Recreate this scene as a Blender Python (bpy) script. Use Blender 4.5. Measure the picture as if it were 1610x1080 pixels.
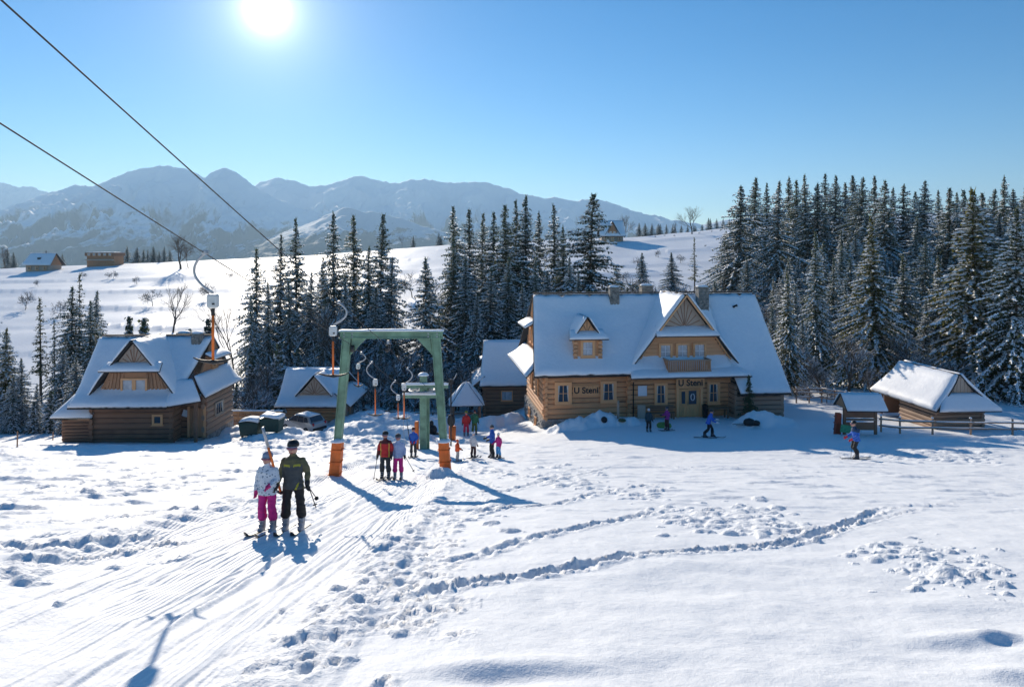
import bpy, bmesh, math, random
import numpy as np
from mathutils import Vector, Matrix, noise as mnoise

scene = bpy.context.scene
for o in list(bpy.data.objects):
    bpy.data.objects.remove(o)
R = math.radians
F = 1073.0                      # focal length of the photograph in its own pixels (1610 wide)
CAMZ = 14.0                     # camera height; the village yard is near z = 0
SUN_AZ = math.atan2(-385, 1073)  # sun is ahead and to the left
SUN_EL = R(18.6)

# ---------------------------------------------------------------- camera
cam_d = bpy.data.cameras.new('camera')
cam = bpy.data.objects.new('camera', cam_d)
scene.collection.objects.link(cam)
cam.location = (0, 0, CAMZ)
cam.rotation_euler = (R(90), 0, 0)
cam_d.sensor_width = 36.0
cam_d.lens = 36.0 * F / 1610.0
cam_d.shift_y = -140.0 / 1610.0
cam_d.clip_start = 0.1
cam_d.clip_end = 60000
scene.camera = cam

# ---------------------------------------------------------------- sky, sun, exposure
world = bpy.data.worlds.new('World')
scene.world = world
world.use_nodes = True
wn = world.node_tree.nodes
wl = world.node_tree.links
wn.clear()
sky = wn.new('ShaderNodeTexSky')
sky.sky_type = 'NISHITA'
sky.sun_disc = False
sky.sun_elevation = SUN_EL
sky.sun_rotation = SUN_AZ
sky.altitude = 1000
sky.air_density = 1.0
sky.dust_density = 0.05
sky.ozone_density = 3.0
hsv = wn.new('ShaderNodeHueSaturation')
hsv.inputs['Saturation'].default_value = 1.38
hsv.inputs['Value'].default_value = 0.95
wl.new(sky.outputs[0], hsv.inputs['Color'])
# the sun itself and the bright sky round it
sd = Vector((math.sin(SUN_AZ) * math.cos(SUN_EL), math.cos(SUN_AZ) * math.cos(SUN_EL), math.sin(SUN_EL)))
tc = wn.new('ShaderNodeTexCoord')
dotn = wn.new('ShaderNodeVectorMath'); dotn.operation = 'DOT_PRODUCT'
nrm = wn.new('ShaderNodeVectorMath'); nrm.operation = 'NORMALIZE'
wl.new(tc.outputs['Generated'], nrm.inputs[0])
wl.new(nrm.outputs[0], dotn.inputs[0])
dotn.inputs[1].default_value = sd
clampn = wn.new('ShaderNodeMath'); clampn.operation = 'MAXIMUM'; clampn.inputs[1].default_value = 0.0
wl.new(dotn.outputs['Value'], clampn.inputs[0])
acc = None
for power, gain in ((9000, 40.0), (2000, 8.0), (420, 3.2), (90, 1.3), (18, .35)):
    p = wn.new('ShaderNodeMath'); p.operation = 'POWER'; p.inputs[1].default_value = power
    wl.new(clampn.outputs[0], p.inputs[0])
    m = wn.new('ShaderNodeMath'); m.operation = 'MULTIPLY_ADD'; m.inputs[1].default_value = gain
    wl.new(p.outputs[0], m.inputs[0])
    if acc is None:
        m.inputs[2].default_value = 0.0
    else:
        wl.new(acc.outputs[0], m.inputs[2])
    acc = m
tint = wn.new('ShaderNodeMix'); tint.data_type = 'RGBA'; tint.blend_type = 'ADD'
tint.inputs['Factor'].default_value = 1.0
wl.new(hsv.outputs[0], tint.inputs['A'])
gl = wn.new('ShaderNodeVectorMath'); gl.operation = 'SCALE'
gl.inputs[0].default_value = (1.0, 0.97, 0.92)
wl.new(acc.outputs[0], gl.inputs['Scale'])
wl.new(gl.outputs[0], tint.inputs['B'])
bg = wn.new('ShaderNodeBackground')
bg.inputs['Strength'].default_value = 0.075
wl.new(tint.outputs['Result'], bg.inputs['Color'])
wout = wn.new('ShaderNodeOutputWorld')
wl.new(bg.outputs[0], wout.inputs['Surface'])

sun_d = bpy.data.lights.new('sun', 'SUN')
sun_d.energy = 3.75
sun_d.angle = R(0.5)
sun_d.color = (1.0, 0.895, 0.75)
sun = bpy.data.objects.new('sun', sun_d)
scene.collection.objects.link(sun)
sun.location = (-40, 120, 80)
sun.rotation_euler = (-sd).to_track_quat('-Z', 'Y').to_euler()

vs = scene.view_settings
vs.view_transform = 'Standard'
vs.look = 'None'
vs.exposure = 0.8
vs.gamma = 1.0
vs.use_curve_mapping = False
cy = scene.cycles
cy.max_bounces = 6
cy.diffuse_bounces = 4
cy.glossy_bounces = 2
cy.transmission_bounces = 4
cy.transparent_max_bounces = 6
cy.volume_bounces = 0
cy.use_denoising = True
try:
    cy.denoiser = 'OPENIMAGEDENOISE'
except Exception:
    pass
cy.sample_clamp_indirect = 6.0

# ---------------------------------------------------------------- helpers
COL = scene.collection

def tag(o, label=None, cat=None, group=None, kind=None):
    if label: o['label'] = label
    if cat: o['category'] = cat
    if group: o['group'] = group
    if kind: o['kind'] = kind
    return o

def empty(name, loc, rz=0.0, label=None, cat=None, group=None, scale=1.0):
    o = bpy.data.objects.new(name, None)
    COL.objects.link(o)
    o.location = loc
    o.rotation_euler = (0, 0, rz)
    o.scale = (scale,) * 3
    o.empty_display_size = 0.2
    return tag(o, label, cat, group)

def link(name, me, parent=None, mats=None):
    if mats is not None:
        for m in (mats if isinstance(mats, (list, tuple)) else [mats]):
            me.materials.append(m)
    o = bpy.data.objects.new(name, me)
    COL.objects.link(o)
    if parent is not None:
        o.parent = parent
    return o

def copy_tree(o, parent=None):
    c = o.copy()
    COL.objects.link(c)
    c.parent = parent
    for ch in KIDS.get(o.name, ()):
        d = ch.copy(); COL.objects.link(d); d.parent = c
    return c
KIDS = {}

class MB:
    """collects shapes, then links them as one mesh object"""
    def __init__(s):
        s.v = []; s.f = []; s.m = []
    def add(s, vs, fs, mi=0):
        b = len(s.v)
        s.v.extend([tuple(p) for p in vs])
        s.f.extend([tuple(i + b for i in f) for f in fs])
        s.m.extend([mi] * len(fs))
        return s
    def box(s, c, size, rot=None, mi=0, bev=0.0):
        hx, hy, hz = size[0] / 2, size[1] / 2, size[2] / 2
        c = Vector(c)
        if bev <= 0:
            vs = [Vector((x, y, z)) for x in (-hx, hx) for y in (-hy, hy) for z in (-hz, hz)]
            fs = [(0, 1, 3, 2), (4, 6, 7, 5), (0, 4, 5, 1), (2, 3, 7, 6), (0, 2, 6, 4), (1, 5, 7, 3)]
        else:
            bm = bmesh.new()
            bmesh.ops.create_cube(bm, size=1.0)
            for v in bm.verts:
                v.co = Vector((v.co.x * size[0], v.co.y * size[1], v.co.z * size[2]))
            bmesh.ops.bevel(bm, geom=bm.edges[:], offset=bev, segments=1, affect='EDGES')
            bm.verts.index_update()
            vs = [v.co.copy() for v in bm.verts]
            fs = [tuple(v.index for v in f.verts) for f in bm.faces]
            bm.free()
        if rot is not None:
            q = rot if isinstance(rot, Matrix) else Matrix.Rotation(rot, 3, 'Z')
            vs = [q @ v for v in vs]
        return s.add([v + c for v in vs], fs, mi)
    def beam(s, p0, p1, w, h, mi=0, up=(0, 0, 1), w1=None, h1=None):
        p0 = Vector(p0); p1 = Vector(p1)
        t = (p1 - p0).normalized()
        up = Vector(up)
        if abs(t.dot(up)) > 0.97: up = Vector((0, 1, 0))
        sx = t.cross(up).normalized(); uz = sx.cross(t).normalized()
        w1 = w if w1 is None else w1; h1 = h if h1 is None else h1
        vs = []
        for p, a, b in ((p0, w, h), (p1, w1, h1)):
            for i, j in ((-1, -1), (1, -1), (1, 1), (-1, 1)):
                vs.append(p + sx * (i * a / 2) + uz * (j * b / 2))
        return s.add(vs, [(0, 1, 2, 3)[::-1], (4, 5, 6, 7), (0, 1, 5, 4), (1, 2, 6, 5), (2, 3, 7, 6), (3, 0, 4, 7)], mi)
    def tube(s, pts, radii, n=8, mi=0, cap=True, flat=1.0):
        pts = [Vector(p) for p in pts]
        if not hasattr(radii, '__len__'): radii = [radii] * len(pts)
        rings = []
        ref = Vector((0, 0, 1))
        prev = None
        for i, p in enumerate(pts):
            a = pts[max(0, i - 1)]; b = pts[min(len(pts) - 1, i + 1)]
            t = (b - a).normalized()
            if prev is None:
                if abs(t.dot(ref)) > 0.95: ref = Vector((0, 1, 0))
                sx = t.cross(ref).normalized()
            else:
                sx = (prev - t * prev.dot(t)).normalized()
            prev = sx
            uy = t.cross(sx)
            rings.append([p + sx * (math.cos(2 * math.pi * k / n) * radii[i]) + uy * (math.sin(2 * math.pi * k / n) * radii[i] * flat) for k in range(n)])
        vs = [v for r in rings for v in r]
        fs = []
        for i in range(len(rings) - 1):
            for k in range(n):
                k2 = (k + 1) % n
                fs.append((i * n + k, i * n + k2, (i + 1) * n + k2, (i + 1) * n + k))
        if cap:
            fs.append(tuple(range(n))[::-1])
            fs.append(tuple((len(rings) - 1) * n + k for k in range(n)))
        return s.add(vs, fs, mi)
    def rcone(s, p0, p1, r0, r1, n=12, mi=0, flat=1.0):
        """capsule with two radii"""
        p0 = Vector(p0); p1 = Vector(p1)
        t = (p1 - p0)
        L = t.length
        t = t.normalized() if L > 1e-6 else Vector((0, 0, 1))
        pts = []; rr = []
        for a in (-85, -60, -30, 0):
            pts.append(p0 + t * (r0 * math.sin(R(a)))); rr.append(r0 * math.cos(R(a)))
        for a in (0, 30, 60, 85):
            pts.append(p1 + t * (r1 * math.sin(R(a)))); rr.append(r1 * math.cos(R(a)))
        if L < 1e-4:
            pts.pop(4); rr.pop(4)
        return s.tube(pts, rr, n, mi, True, flat)
    def loft(s, rings, mi=0, cap=True):
        n = len(rings[0])
        vs = [v for r in rings for v in r]
        fs = []
        for i in range(len(rings) - 1):
            for k in range(n):
                k2 = (k + 1) % n
                fs.append((i * n + k, i * n + k2, (i + 1) * n + k2, (i + 1) * n + k))
        if cap:
            fs.append(tuple(range(n))[::-1])
            fs.append(tuple((len(rings) - 1) * n + k for k in range(n)))
        return s.add(vs, fs, mi)
    def ell(s, c, r, n=14, m=9, mi=0, rot=None, z0=-1.0, z1=1.0):
        c = Vector(c)
        rings = []
        for i in range(m):
            zz = z0 + (z1 - z0) * i / (m - 1)
            ph = math.asin(max(-0.995, min(0.995, zz)))
            rings.append([Vector((r[0] * math.cos(ph) * math.cos(2 * math.pi * k / n), r[1] * math.cos(ph) * math.sin(2 * math.pi * k / n), r[2] * math.sin(ph))) for k in range(n)])
        if rot is not None:
            rings = [[rot @ v for v in rg] for rg in rings]
        return s.loft([[v + c for v in rg] for rg in rings], mi)
    def prism(s, poly, off, mi=0):
        """polygon (list of 3-D points) pushed along off"""
        off = Vector(off)
        n = len(poly)
        vs = [Vector(p) for p in poly] + [Vector(p) + off for p in poly]
        fs = [tuple(range(n)), tuple(range(2 * n - 1, n - 1, -1))]
        for k in range(n):
            fs.append((k, k + n, (k + 1) % n + n, (k + 1) % n))
        return s.add(vs, fs, mi)
    def mesh(s, name, fix=True):
        me = bpy.data.meshes.new(name)
        me.from_pydata(s.v, [], s.f)
        if len(set(s.m)) > 1 or (s.m and s.m[0]):
            me.polygons.foreach_set('material_index', s.m)
        if fix:
            bm = bmesh.new(); bm.from_mesh(me)
            bmesh.ops.recalc_face_normals(bm, faces=bm.faces)
            bm.to_mesh(me); bm.free()
        me.update()
        return me
    def build(s, name, mats, parent=None, smooth=False, fix=True):
        me = s.mesh(name, fix)
        if smooth:
            me.polygons.foreach_set('use_smooth', [True] * len(me.polygons))
        return link(name, me, parent, mats)

def np_mesh(name, V, Q, smooth=True, mats=None, parent=None, midx=None):
    """mesh from numpy arrays, Q is (n,4) or (n,3)"""
    me = bpy.data.meshes.new(name)
    V = np.asarray(V, dtype=np.float32); Q = np.asarray(Q, dtype=np.int32)
    k = Q.shape[1]
    me.vertices.add(len(V)); me.vertices.foreach_set('co', V.ravel())
    me.loops.add(Q.size); me.loops.foreach_set('vertex_index', Q.ravel())
    me.polygons.add(len(Q))
    me.polygons.foreach_set('loop_start', np.arange(0, Q.size, k, dtype=np.int32))
    me.polygons.foreach_set('loop_total', np.full(len(Q), k, dtype=np.int32))
    if smooth:
        me.polygons.foreach_set('use_smooth', np.ones(len(Q), dtype=bool))
    if midx is not None:
        me.polygons.foreach_set('material_index', np.asarray(midx, dtype=np.int32))
    me.update(calc_edges=True)
    me.validate()
    return link(name, me, parent, mats)

# ---------------------------------------------------------------- numpy noise
_rs = np.random.RandomState(7)
_perm = _rs.permutation(4096).astype(np.int64)
_gx = np.cos(_rs.rand(4096) * 6.2832); _gy = np.sin(np.arccos(_gx)) * np.sign(_rs.rand(4096) - .5)
def perlin(x, y):
    xi = np.floor(x).astype(np.int64); yi = np.floor(y).astype(np.int64)
    xf = x - xi; yf = y - yi
    u = xf * xf * xf * (xf * (xf * 6 - 15) + 10); v = yf * yf * yf * (yf * (yf * 6 - 15) + 10)
    def g(ix, iy, dx, dy):
        h = _perm[(_perm[ix & 4095] + iy) & 4095]
        return _gx[h] * dx + _gy[h] * dy
    a = g(xi, yi, xf, yf); b = g(xi + 1, yi, xf - 1, yf)
    c = g(xi, yi + 1, xf, yf - 1); d = g(xi + 1, yi + 1, xf - 1, yf - 1)
    return (a + u * (b - a)) * (1 - v) + (c + u * (d - c)) * v
def fbm(x, y, oct=4, gain=.5, lac=2.03):
    t = 0; a = 1.0
    for i in range(oct):
        t = t + a * perlin(x + 17.3 * i, y - 9.1 * i); x = x * lac; y = y * lac; a *= gain
    return t
def ridged(x, y, oct=5, gain=.55, lac=2.1):
    t = 0; a = 1.0; w = 1.0
    for i in range(oct):
        n = 1 - np.abs(perlin(x + 31.7 * i, y + 11.9 * i)) * 1.8
        n = np.clip(n, 0, 1) ** 2 * w
        w = np.clip(n * 1.6, 0, 1)
        t = t + n * a; a *= gain; x = x * lac; y = y * lac
    return t
def sstep(a, b, x):
    t = np.clip((x - a) / (b - a), 0, 1)
    return t * t * (3 - 2 * t)

# ---------------------------------------------------------------- materials
def nodemat(name):
    m = bpy.data.materials.new(name)
    m.use_nodes = True
    nt = m.node_tree
    return m, nt, nt.nodes['Principled BSDF']

def ramp(nt, fac, stops):
    r = nt.nodes.new('ShaderNodeValToRGB')
    while len(r.color_ramp.elements) < len(stops): r.color_ramp.elements.new(0.5)
    for e, (p, c) in zip(r.color_ramp.elements, stops):
        e.position = p; e.color = (*c, 1) if len(c) == 3 else c
    nt.links.new(fac, r.inputs[0])
    return r.outputs[0]

def noise_n(nt, scale, detail=4, rough=.55, vec=None, dist=0.0):
    n = nt.nodes.new('ShaderNodeTexNoise')
    n.inputs['Scale'].default_value = scale; n.inputs['Detail'].default_value = detail
    n.inputs['Roughness'].default_value = rough; n.inputs['Distortion'].default_value = dist
    if vec is not None: nt.links.new(vec, n.inputs['Vector'])
    return n.outputs['Fac']

def coords(nt, scale=(1, 1, 1), kind='Object'):
    t = nt.nodes.new('ShaderNodeTexCoord'); mp = nt.nodes.new('ShaderNodeMapping')
    mp.inputs['Scale'].default_value = scale
    nt.links.new(t.outputs[kind], mp.inputs['Vector'])
    return mp.outputs[0]

def bump(nt, bs, height, strength, dist):
    b = nt.nodes.new('ShaderNodeBump')
    b.inputs['Strength'].default_value = strength; b.inputs['Distance'].default_value = dist
    nt.links.new(height, b.inputs['Height'])
    nt.links.new(b.outputs[0], bs.inputs['Normal'])

def plain(name, c, rough=.6, metal=0.0, var=.25, scale=6.0, bmp=0.0, spec=None):
    m, nt, bs = nodemat(name)
    v = coords(nt)
    f = noise_n(nt, scale, 5, .6, v)
    lo = tuple(x * (1 - var) for x in c); hi = tuple(min(1, x * (1 + var)) for x in c)
    nt.links.new(ramp(nt, f, [(.3, lo), (.7, hi)]), bs.inputs['Base Color'])
    bs.inputs['Roughness'].default_value = rough; bs.inputs['Metallic'].default_value = metal
    if spec is not None: bs.inputs['Specular IOR Level'].default_value = spec
    if bmp: bump(nt, bs, f, bmp, .02)
    return m

def wood(name, c, grain=(1, 14, 14), var=.45, rough=.75):
    m, nt, bs = nodemat(name)
    f = noise_n(nt, 2.2, 6, .65, coords(nt, grain), .4)
    f2 = noise_n(nt, .9, 3, .5, coords(nt))
    mx = nt.nodes.new('ShaderNodeMath'); mx.operation = 'MULTIPLY_ADD'
    nt.links.new(f2, mx.inputs[0]); mx.inputs[1].default_value = .6; nt.links.new(f, mx.inputs[2])
    oi = nt.nodes.new('ShaderNodeObjectInfo')
    m2 = nt.nodes.new('ShaderNodeMath'); m2.operation = 'MULTIPLY_ADD'
    nt.links.new(oi.outputs['Random'], m2.inputs[0]); m2.inputs[1].default_value = .62; nt.links.new(mx.outputs[0], m2.inputs[2])
    lo = tuple(x * (1 - var) for x in c); hi = tuple(min(1, x * (1 + var)) for x in c)
    nt.links.new(ramp(nt, m2.outputs[0], [(.5, lo), (1.3, hi)]), bs.inputs['Base Color'])
    bs.inputs['Roughness'].default_value = rough
    bump(nt, bs, f, .5, .02)
    return m

M = {}
# snow ground: slope, piste and trampled parts get different relief from a mask in the mesh
m, nt, bs = nodemat('snow_ground'); M['snow'] = m
at = nt.nodes.new('ShaderNodeAttribute'); at.attribute_name = 'mask'
sep = nt.nodes.new('ShaderNodeSeparateColor'); nt.links.new(at.outputs['Color'], sep.inputs[0])
geo = nt.nodes.new('ShaderNodeNewGeometry')
sx = nt.nodes.new('ShaderNodeSeparateXYZ'); nt.links.new(geo.outputs['Position'], sx.inputs[0])
n1 = noise_n(nt, 9, 5, .62, geo.outputs['Position'])
n2 = noise_n(nt, 70, 3, .6, geo.outputs['Position'])
n3 = noise_n(nt, .35, 3, .5, geo.outputs['Position'])
wv = nt.nodes.new('ShaderNodeMath'); wv.operation = 'MULTIPLY'; wv.inputs[1].default_value = 2 * math.pi / .075
wadd = nt.nodes.new('ShaderNodeMath'); wadd.operation = 'MULTIPLY_ADD'; wadd.inputs[1].default_value = .12
nt.links.new(n3, wadd.inputs[0]); nt.links.new(sx.outputs['X'], wadd.inputs[2])
nt.links.new(wadd.outputs[0], wv.inputs[0])
sn = nt.nodes.new('ShaderNodeMath'); sn.operation = 'SINE'; nt.links.new(wv.outputs[0], sn.inputs[0])
def mul(a, b):
    k = nt.nodes.new('ShaderNodeMath'); k.operation = 'MULTIPLY'
    for i, q in enumerate((a, b)):
        if isinstance(q, (int, float)): k.inputs[i].default_value = q
        else: nt.links.new(q, k.inputs[i])
    return k.outputs[0]
def addn(a, b):
    k = nt.nodes.new('ShaderNodeMath'); k.operation = 'ADD'
    nt.links.new(a, k.inputs[0]); nt.links.new(b, k.inputs[1])
    return k.outputs[0]
h = addn(mul(n1, .032), mul(n2, .008))
h = addn(h, mul(mul(sn.outputs[0], .014), sep.outputs['Red']))
h = addn(h, mul(mul(n1, .12), sep.outputs['Green']))
nt.links.new(ramp(nt, n1, [(.3, (.87, .88, .89)), (.7, (.93, .935, .94))]), bs.inputs['Base Color'])
bs.inputs['Roughness'].default_value = .6
bs.inputs['Specular IOR Level'].default_value = .1
b = nt.nodes.new('ShaderNodeBump'); b.inputs['Strength'].default_value = .55; b.inputs['Distance'].default_value = 1.0
nt.links.new(h, b.inputs['Height']); nt.links.new(b.outputs[0], bs.inputs['Normal'])

m, nt, bs = nodemat('snow_roof'); M['snow_roof'] = m
f = noise_n(nt, 3.5, 5, .6, coords(nt))
nt.links.new(ramp(nt, f, [(.3, (.87, .88, .895)), (.7, (.93, .935, .94))]), bs.inputs['Base Color'])
bs.inputs['Roughness'].default_value = .6
bump(nt, bs, f, .35, .06)
m, nt, bs = nodemat('snow_on_branches'); M['snow_tree'] = m
bs.inputs['Base Color'].default_value = (.86, .87, .89, 1); bs.inputs['Roughness'].default_value = .7

# needles: thin leaves, some light comes through
def needle(name, c, trans):
    m, nt, bs = nodemat(name)
    oi = nt.nodes.new('ShaderNodeObjectInfo')
    geo = nt.nodes.new('ShaderNodeNewGeometry')
    f = noise_n(nt, 1.6, 4, .6, coords(nt))
    k = nt.nodes.new('ShaderNodeMath'); k.operation = 'MULTIPLY_ADD'; k.inputs[1].default_value = .5
    nt.links.new(oi.outputs['Random'], k.inputs[0]); nt.links.new(f, k.inputs[2])
    cr = ramp(nt, k.outputs[0], [(.3, tuple(x * .6 for x in c)), (.75, c), (1.1, (c[0] * 1.7, c[1] * 1.4, c[2] * 1.0))])
    nt.links.new(cr, bs.inputs['Base Color'])
    bs.inputs['Roughness'].default_value = .7
    bs.inputs['Specular IOR Level'].default_value = .2
    tr = nt.nodes.new('ShaderNodeBsdfTranslucent')
    hs = nt.nodes.new('ShaderNodeHueSaturation'); hs.inputs['Value'].default_value = 1.6
    nt.links.new(cr, hs.inputs['Color']); nt.links.new(hs.outputs[0], tr.inputs['Color'])
    mix = nt.nodes.new('ShaderNodeMixShader'); mix.inputs[0].default_value = trans
    nt.links.new(bs.outputs[0], mix.inputs[1]); nt.links.new(tr.outputs[0], mix.inputs[2])
    nt.links.new(mix.outputs[0], nt.nodes['Material Output'].inputs['Surface'])
    return m
M['needle'] = needle('spruce_needles', (.070, .098, .066), .3)
M['needle_warm'] = needle('spruce_needles_olive', (.078, .092, .040), .35)
M['bark'] = plain('bark', (.085, .062, .045), .9, var=.5, scale=3, bmp=.5)
m, nt, bs = nodemat('frosted_twig'); M['twig_snow'] = m
geo = nt.nodes.new('ShaderNodeNewGeometry'); sx = nt.nodes.new('ShaderNodeSeparateXYZ')
nt.links.new(geo.outputs['Normal'], sx.inputs[0])
nt.links.new(ramp(nt, sx.outputs['Z'], [(.25, (.10, .078, .06)), (.55, (.75, .77, .8))]), bs.inputs['Base Color'])
bs.inputs['Roughness'].default_value = .8
M['twig'] = plain('bare_twig', (.13, .095, .07), .9, var=.4, scale=2)

# ================================================================ terrain
def ray(px, py, d):
    return Vector(((px - 805) / F * d, d, CAMZ - (py - 400) / F * d))

_DL = ([0, 5, 14.5, 27.5, 34, 43, 50, 58, 66, 75, 88], [2.2, 3.4, 5.68, 8.8, 10.3, 12.15, 13.75, 15.05, 16.4, 17.0, 17.2])
_DR = ([0, 5, 14.5, 27.5, 34, 43.6, 48, 53, 60, 70, 88], [2.2, 3.4, 5.68, 8.8, 10.2, 11.75, 12.3, 12.75, 13.1, 13.7, 15.0])
def _smooth_tab(t):
    xs = np.linspace(0, 88, 881); ys = np.interp(xs, *t)
    k = np.hanning(61); k /= k.sum()
    yp = np.concatenate([ys[0] - (ys[30:0:-1] - ys[0]), ys, ys[-1] * np.ones(30)])
    return xs, np.convolve(yp, k, 'same')[30:-30]
_TL = _smooth_tab(_DL); _TR = _smooth_tab(_DR)
_CREST = ([-900, 0, 250, 350, 500, 640, 760, 1000, 1150, 1290, 1600, 2600], [455, 424, 414, 408, 401, 391, 382, 373, 358, 345, 328, 290])
DC = 250.0
def base(x, y):
    x = np.asarray(x, float); y = np.asarray(y, float)
    d = np.maximum(y, 0.5)
    L = np.interp(d, *_TL); Rr = np.interp(d, *_TR)
    mixr = sstep(-3, 8, x)
    near = L + (Rr - L) * mixr
    near = np.where(y < .5, 2.2 + .24 * y, near)
    px = 805 + F * x / np.maximum(d, 20)
    cz = (np.interp(px, *_CREST) - 400) / F * DC            # drop at the crest
    foot = np.where(d > 88, near, near)
    s = np.clip((d - 82) / (DC - 82), 0, 1)
    prof = .9 * s + .1 * (s * s * (3 - 2 * s))
    hill = foot + (cz - foot) * prof
    hl_ = sstep(90, 130, d) * (1 - .7 * sstep(215, 250, d))
    wave = fbm(x / 60, y / 48, 3) * 1.1 * hl_ + perlin(x / 17, y / 9) * .12 * hl_
    # field terraces: low grassy ledges running across the slope
    ph = (d + 9 * perlin(x / 70, y / 60) + .16 * x) / 23.0
    fr = ph - np.floor(ph)
    wave = wave + hl_ * .9 * np.clip(perlin(x / 38 + np.floor(ph) * 7.7, np.floor(ph) * 3.1) + .25, 0, 1) * np.where(fr < .9, 1 - fr / .9, (fr - .9) / .1)
    drop = np.where(d < 82, near, hill) - wave
    over = np.clip((d - DC) / 1, 0, None)
    drop = drop + 0.00055 * np.minimum(over, 160) ** 2 + np.clip(over - 160, 0, 900) * .12
    drop = drop + fbm(x / 9, y / 9, 2) * .12 * sstep(3, 12, d)
    return CAMZ - drop

def hit(px, py, fn=None, d0=3.0, d1=300.0):
    """where the ray through a photograph pixel meets the ground"""
    fn = fn or base
    ds = np.geomspace(d0, d1, 1500)
    x = (px - 805) / F * ds; z = CAMZ - (py - 400) / F * ds
    g = fn(x, ds)
    k = np.argmax(z < g)
    if k == 0: k = len(ds) - 1
    return float(x[k]), float(ds[k])

AP = 6.0
th = np.concatenate([np.linspace(-82, -42, 26)[:-1], np.linspace(-42, 42, 800), np.linspace(42, 82, 26)[1:]]) * math.pi / 180
rr = np.concatenate([np.geomspace(8.0, 90, 590)[:-1], np.geomspace(90, 330, 105)[:-1], np.geomspace(330, 7000, 40)])
NT, NR = len(th), len(rr)
TH, RR = np.meshgrid(th, rr)
GX = RR * np.sin(TH); GY = RR * np.cos(TH) - AP
GZ = base(GX, GY)
ROUGH = np.zeros_like(GZ)
GROOM = np.zeros_like(GZ)
LUMP = np.zeros_like(GZ)
PITS = np.zeros_like(GZ)
_lr = np.log(rr)
rng = np.random.RandomState(11)

def win(x, y, rad):
    r = math.hypot(x, y + AP); a = math.atan2(x, y + AP)
    i0, i1 = np.searchsorted(rr, [r - rad, r + rad]); da = rad / max(r, 1)
    j0, j1 = np.searchsorted(th, [a - da, a + da])
    return slice(max(i0 - 1, 0), i1 + 1), slice(max(j0 - 1, 0), j1 + 1)

def lump(x, y, rad, hgt, p=1.0, jag=.35, asp=1.0, rot=0.0, rough=.5):
    s = win(x, y, rad * 1.6 * max(asp, 1))
    dx = GX[s] - x; dy = GY[s] - y
    if dx.size == 0: return
    c, q = math.cos(rot), math.sin(rot)
    u = (dx * c + dy * q) / asp; v = -dx * q + dy * c
    rd = np.hypot(u, v) / rad
    n = perlin(GX[s] / rad * 1.3 + x * 7.1, GY[s] / rad * 1.3 + y * 3.3)
    rd = rd * (1 + jag * n * 1.6)
    k = np.clip(1 - rd * rd, 0, 1) ** p
    hh = hgt * k * (1 + .5 * jag * n)
    ex = np.maximum(hh - LUMP[s] * .85, 0)
    GZ[s] += ex
    LUMP[s] += ex
    ROUGH[s] = np.maximum(ROUGH[s], np.clip(k * 1.6, 0, 1) * rough)

def pit(x, y, rad, dep, asp=1.6, rot=0.0):
    s = win(x, y, rad * 3)
    dx = GX[s] - x; dy = GY[s] - y
    if dx.size == 0: return
    c, q = math.cos(rot), math.sin(rot)
    u = (dx * c + dy * q) / asp; v = -dx * q + dy * c
    rd = np.hypot(u, v) / rad * (1 + .75 * fbm(GX[s] / rad * .8 + x * 5, GY[s] / rad * .8 + y * 5, 3))
    dn = np.maximum(dep * np.clip(1 - rd ** 3, 0, 1) - PITS[s], 0)
    GZ[s] -= dn; PITS[s] += dn
    up = np.maximum(dep * .35 * np.exp(-((rd - 1.25) / .35) ** 2) - LUMP[s], 0)
    GZ[s] += up; LUMP[s] += up
    ROUGH[s] = np.maximum(ROUGH[s], np.exp(-(rd / 1.8) ** 2) * .5)

def trench(pix, wid, dep, rim=.7, rough=.5, jag=.6):
    wid *= .8; dep *= .78
    P = np.array([hit(*p) for p in pix])
    seg = np.hypot(*(P[1:] - P[:-1]).T); cum = np.concatenate([[0], np.cumsum(seg)])
    n = max(int(cum[-1] / (wid * .35)), 8)
    t = np.linspace(0, cum[-1], n)
    xs = np.interp(t, cum, P[:, 0]); ys = np.interp(t, cum, P[:, 1])
    k = np.hanning(min(15, n // 2 * 2 - 1)); k /= k.sum(); h_ = len(k) // 2
    xs = np.convolve(np.pad(xs, h_, 'edge'), k, 'valid'); ys = np.convolve(np.pad(ys, h_, 'edge'), k, 'valid')
    y0, y1 = ys.min() - 3 * wid, ys.max() + 3 * wid
    x0, x1 = xs.min() - 3 * wid, xs.max() + 3 * wid
    sel = (GY > y0) & (GY < y1) & (GX > x0) & (GX < x1)
    gx = GX[sel]; gy = GY[sel]
    best = np.full(gx.shape, 1e9); bi = np.zeros(gx.shape)
    for i in range(n):
        dd = (gx - xs[i]) ** 2 + (gy - ys[i]) ** 2
        m_ = dd < best
        best[m_] = dd[m_]; bi[m_] = i
    rd = np.sqrt(best) / wid
    nz = fbm(gx / wid * .5, gy / wid * .5, 4, .6)
    rd = rd * (1 + jag * nz)
    fade = np.clip(np.minimum(bi, n - 1 - bi) / (n * .06 + 1), 0, 1) * (.6 + .5 * perlin(bi * .13, bi * .02 + 5))
    GZ[sel] += fade * dep * (-np.exp(-rd ** 4) + rim * np.exp(-((rd - 1.3) / .42) ** 2) * (1 + 1.3 * nz))
    ROUGH[sel] = np.maximum(ROUGH[sel], np.exp(-(rd / 1.6) ** 2) * rough * fade)
    for i in range(0, n, 2):
        if rng.rand() < .4:
            sd_ = rng.choice((-1, 1)) * wid * rng.uniform(.7, 2.4)
            CLODS.append((xs[i] + sd_ * rng.uniform(.3, 1), ys[i] + sd_, wid * rng.uniform(.2, .6), dep * rng.uniform(.12, .4)))

CLODS = []
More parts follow.
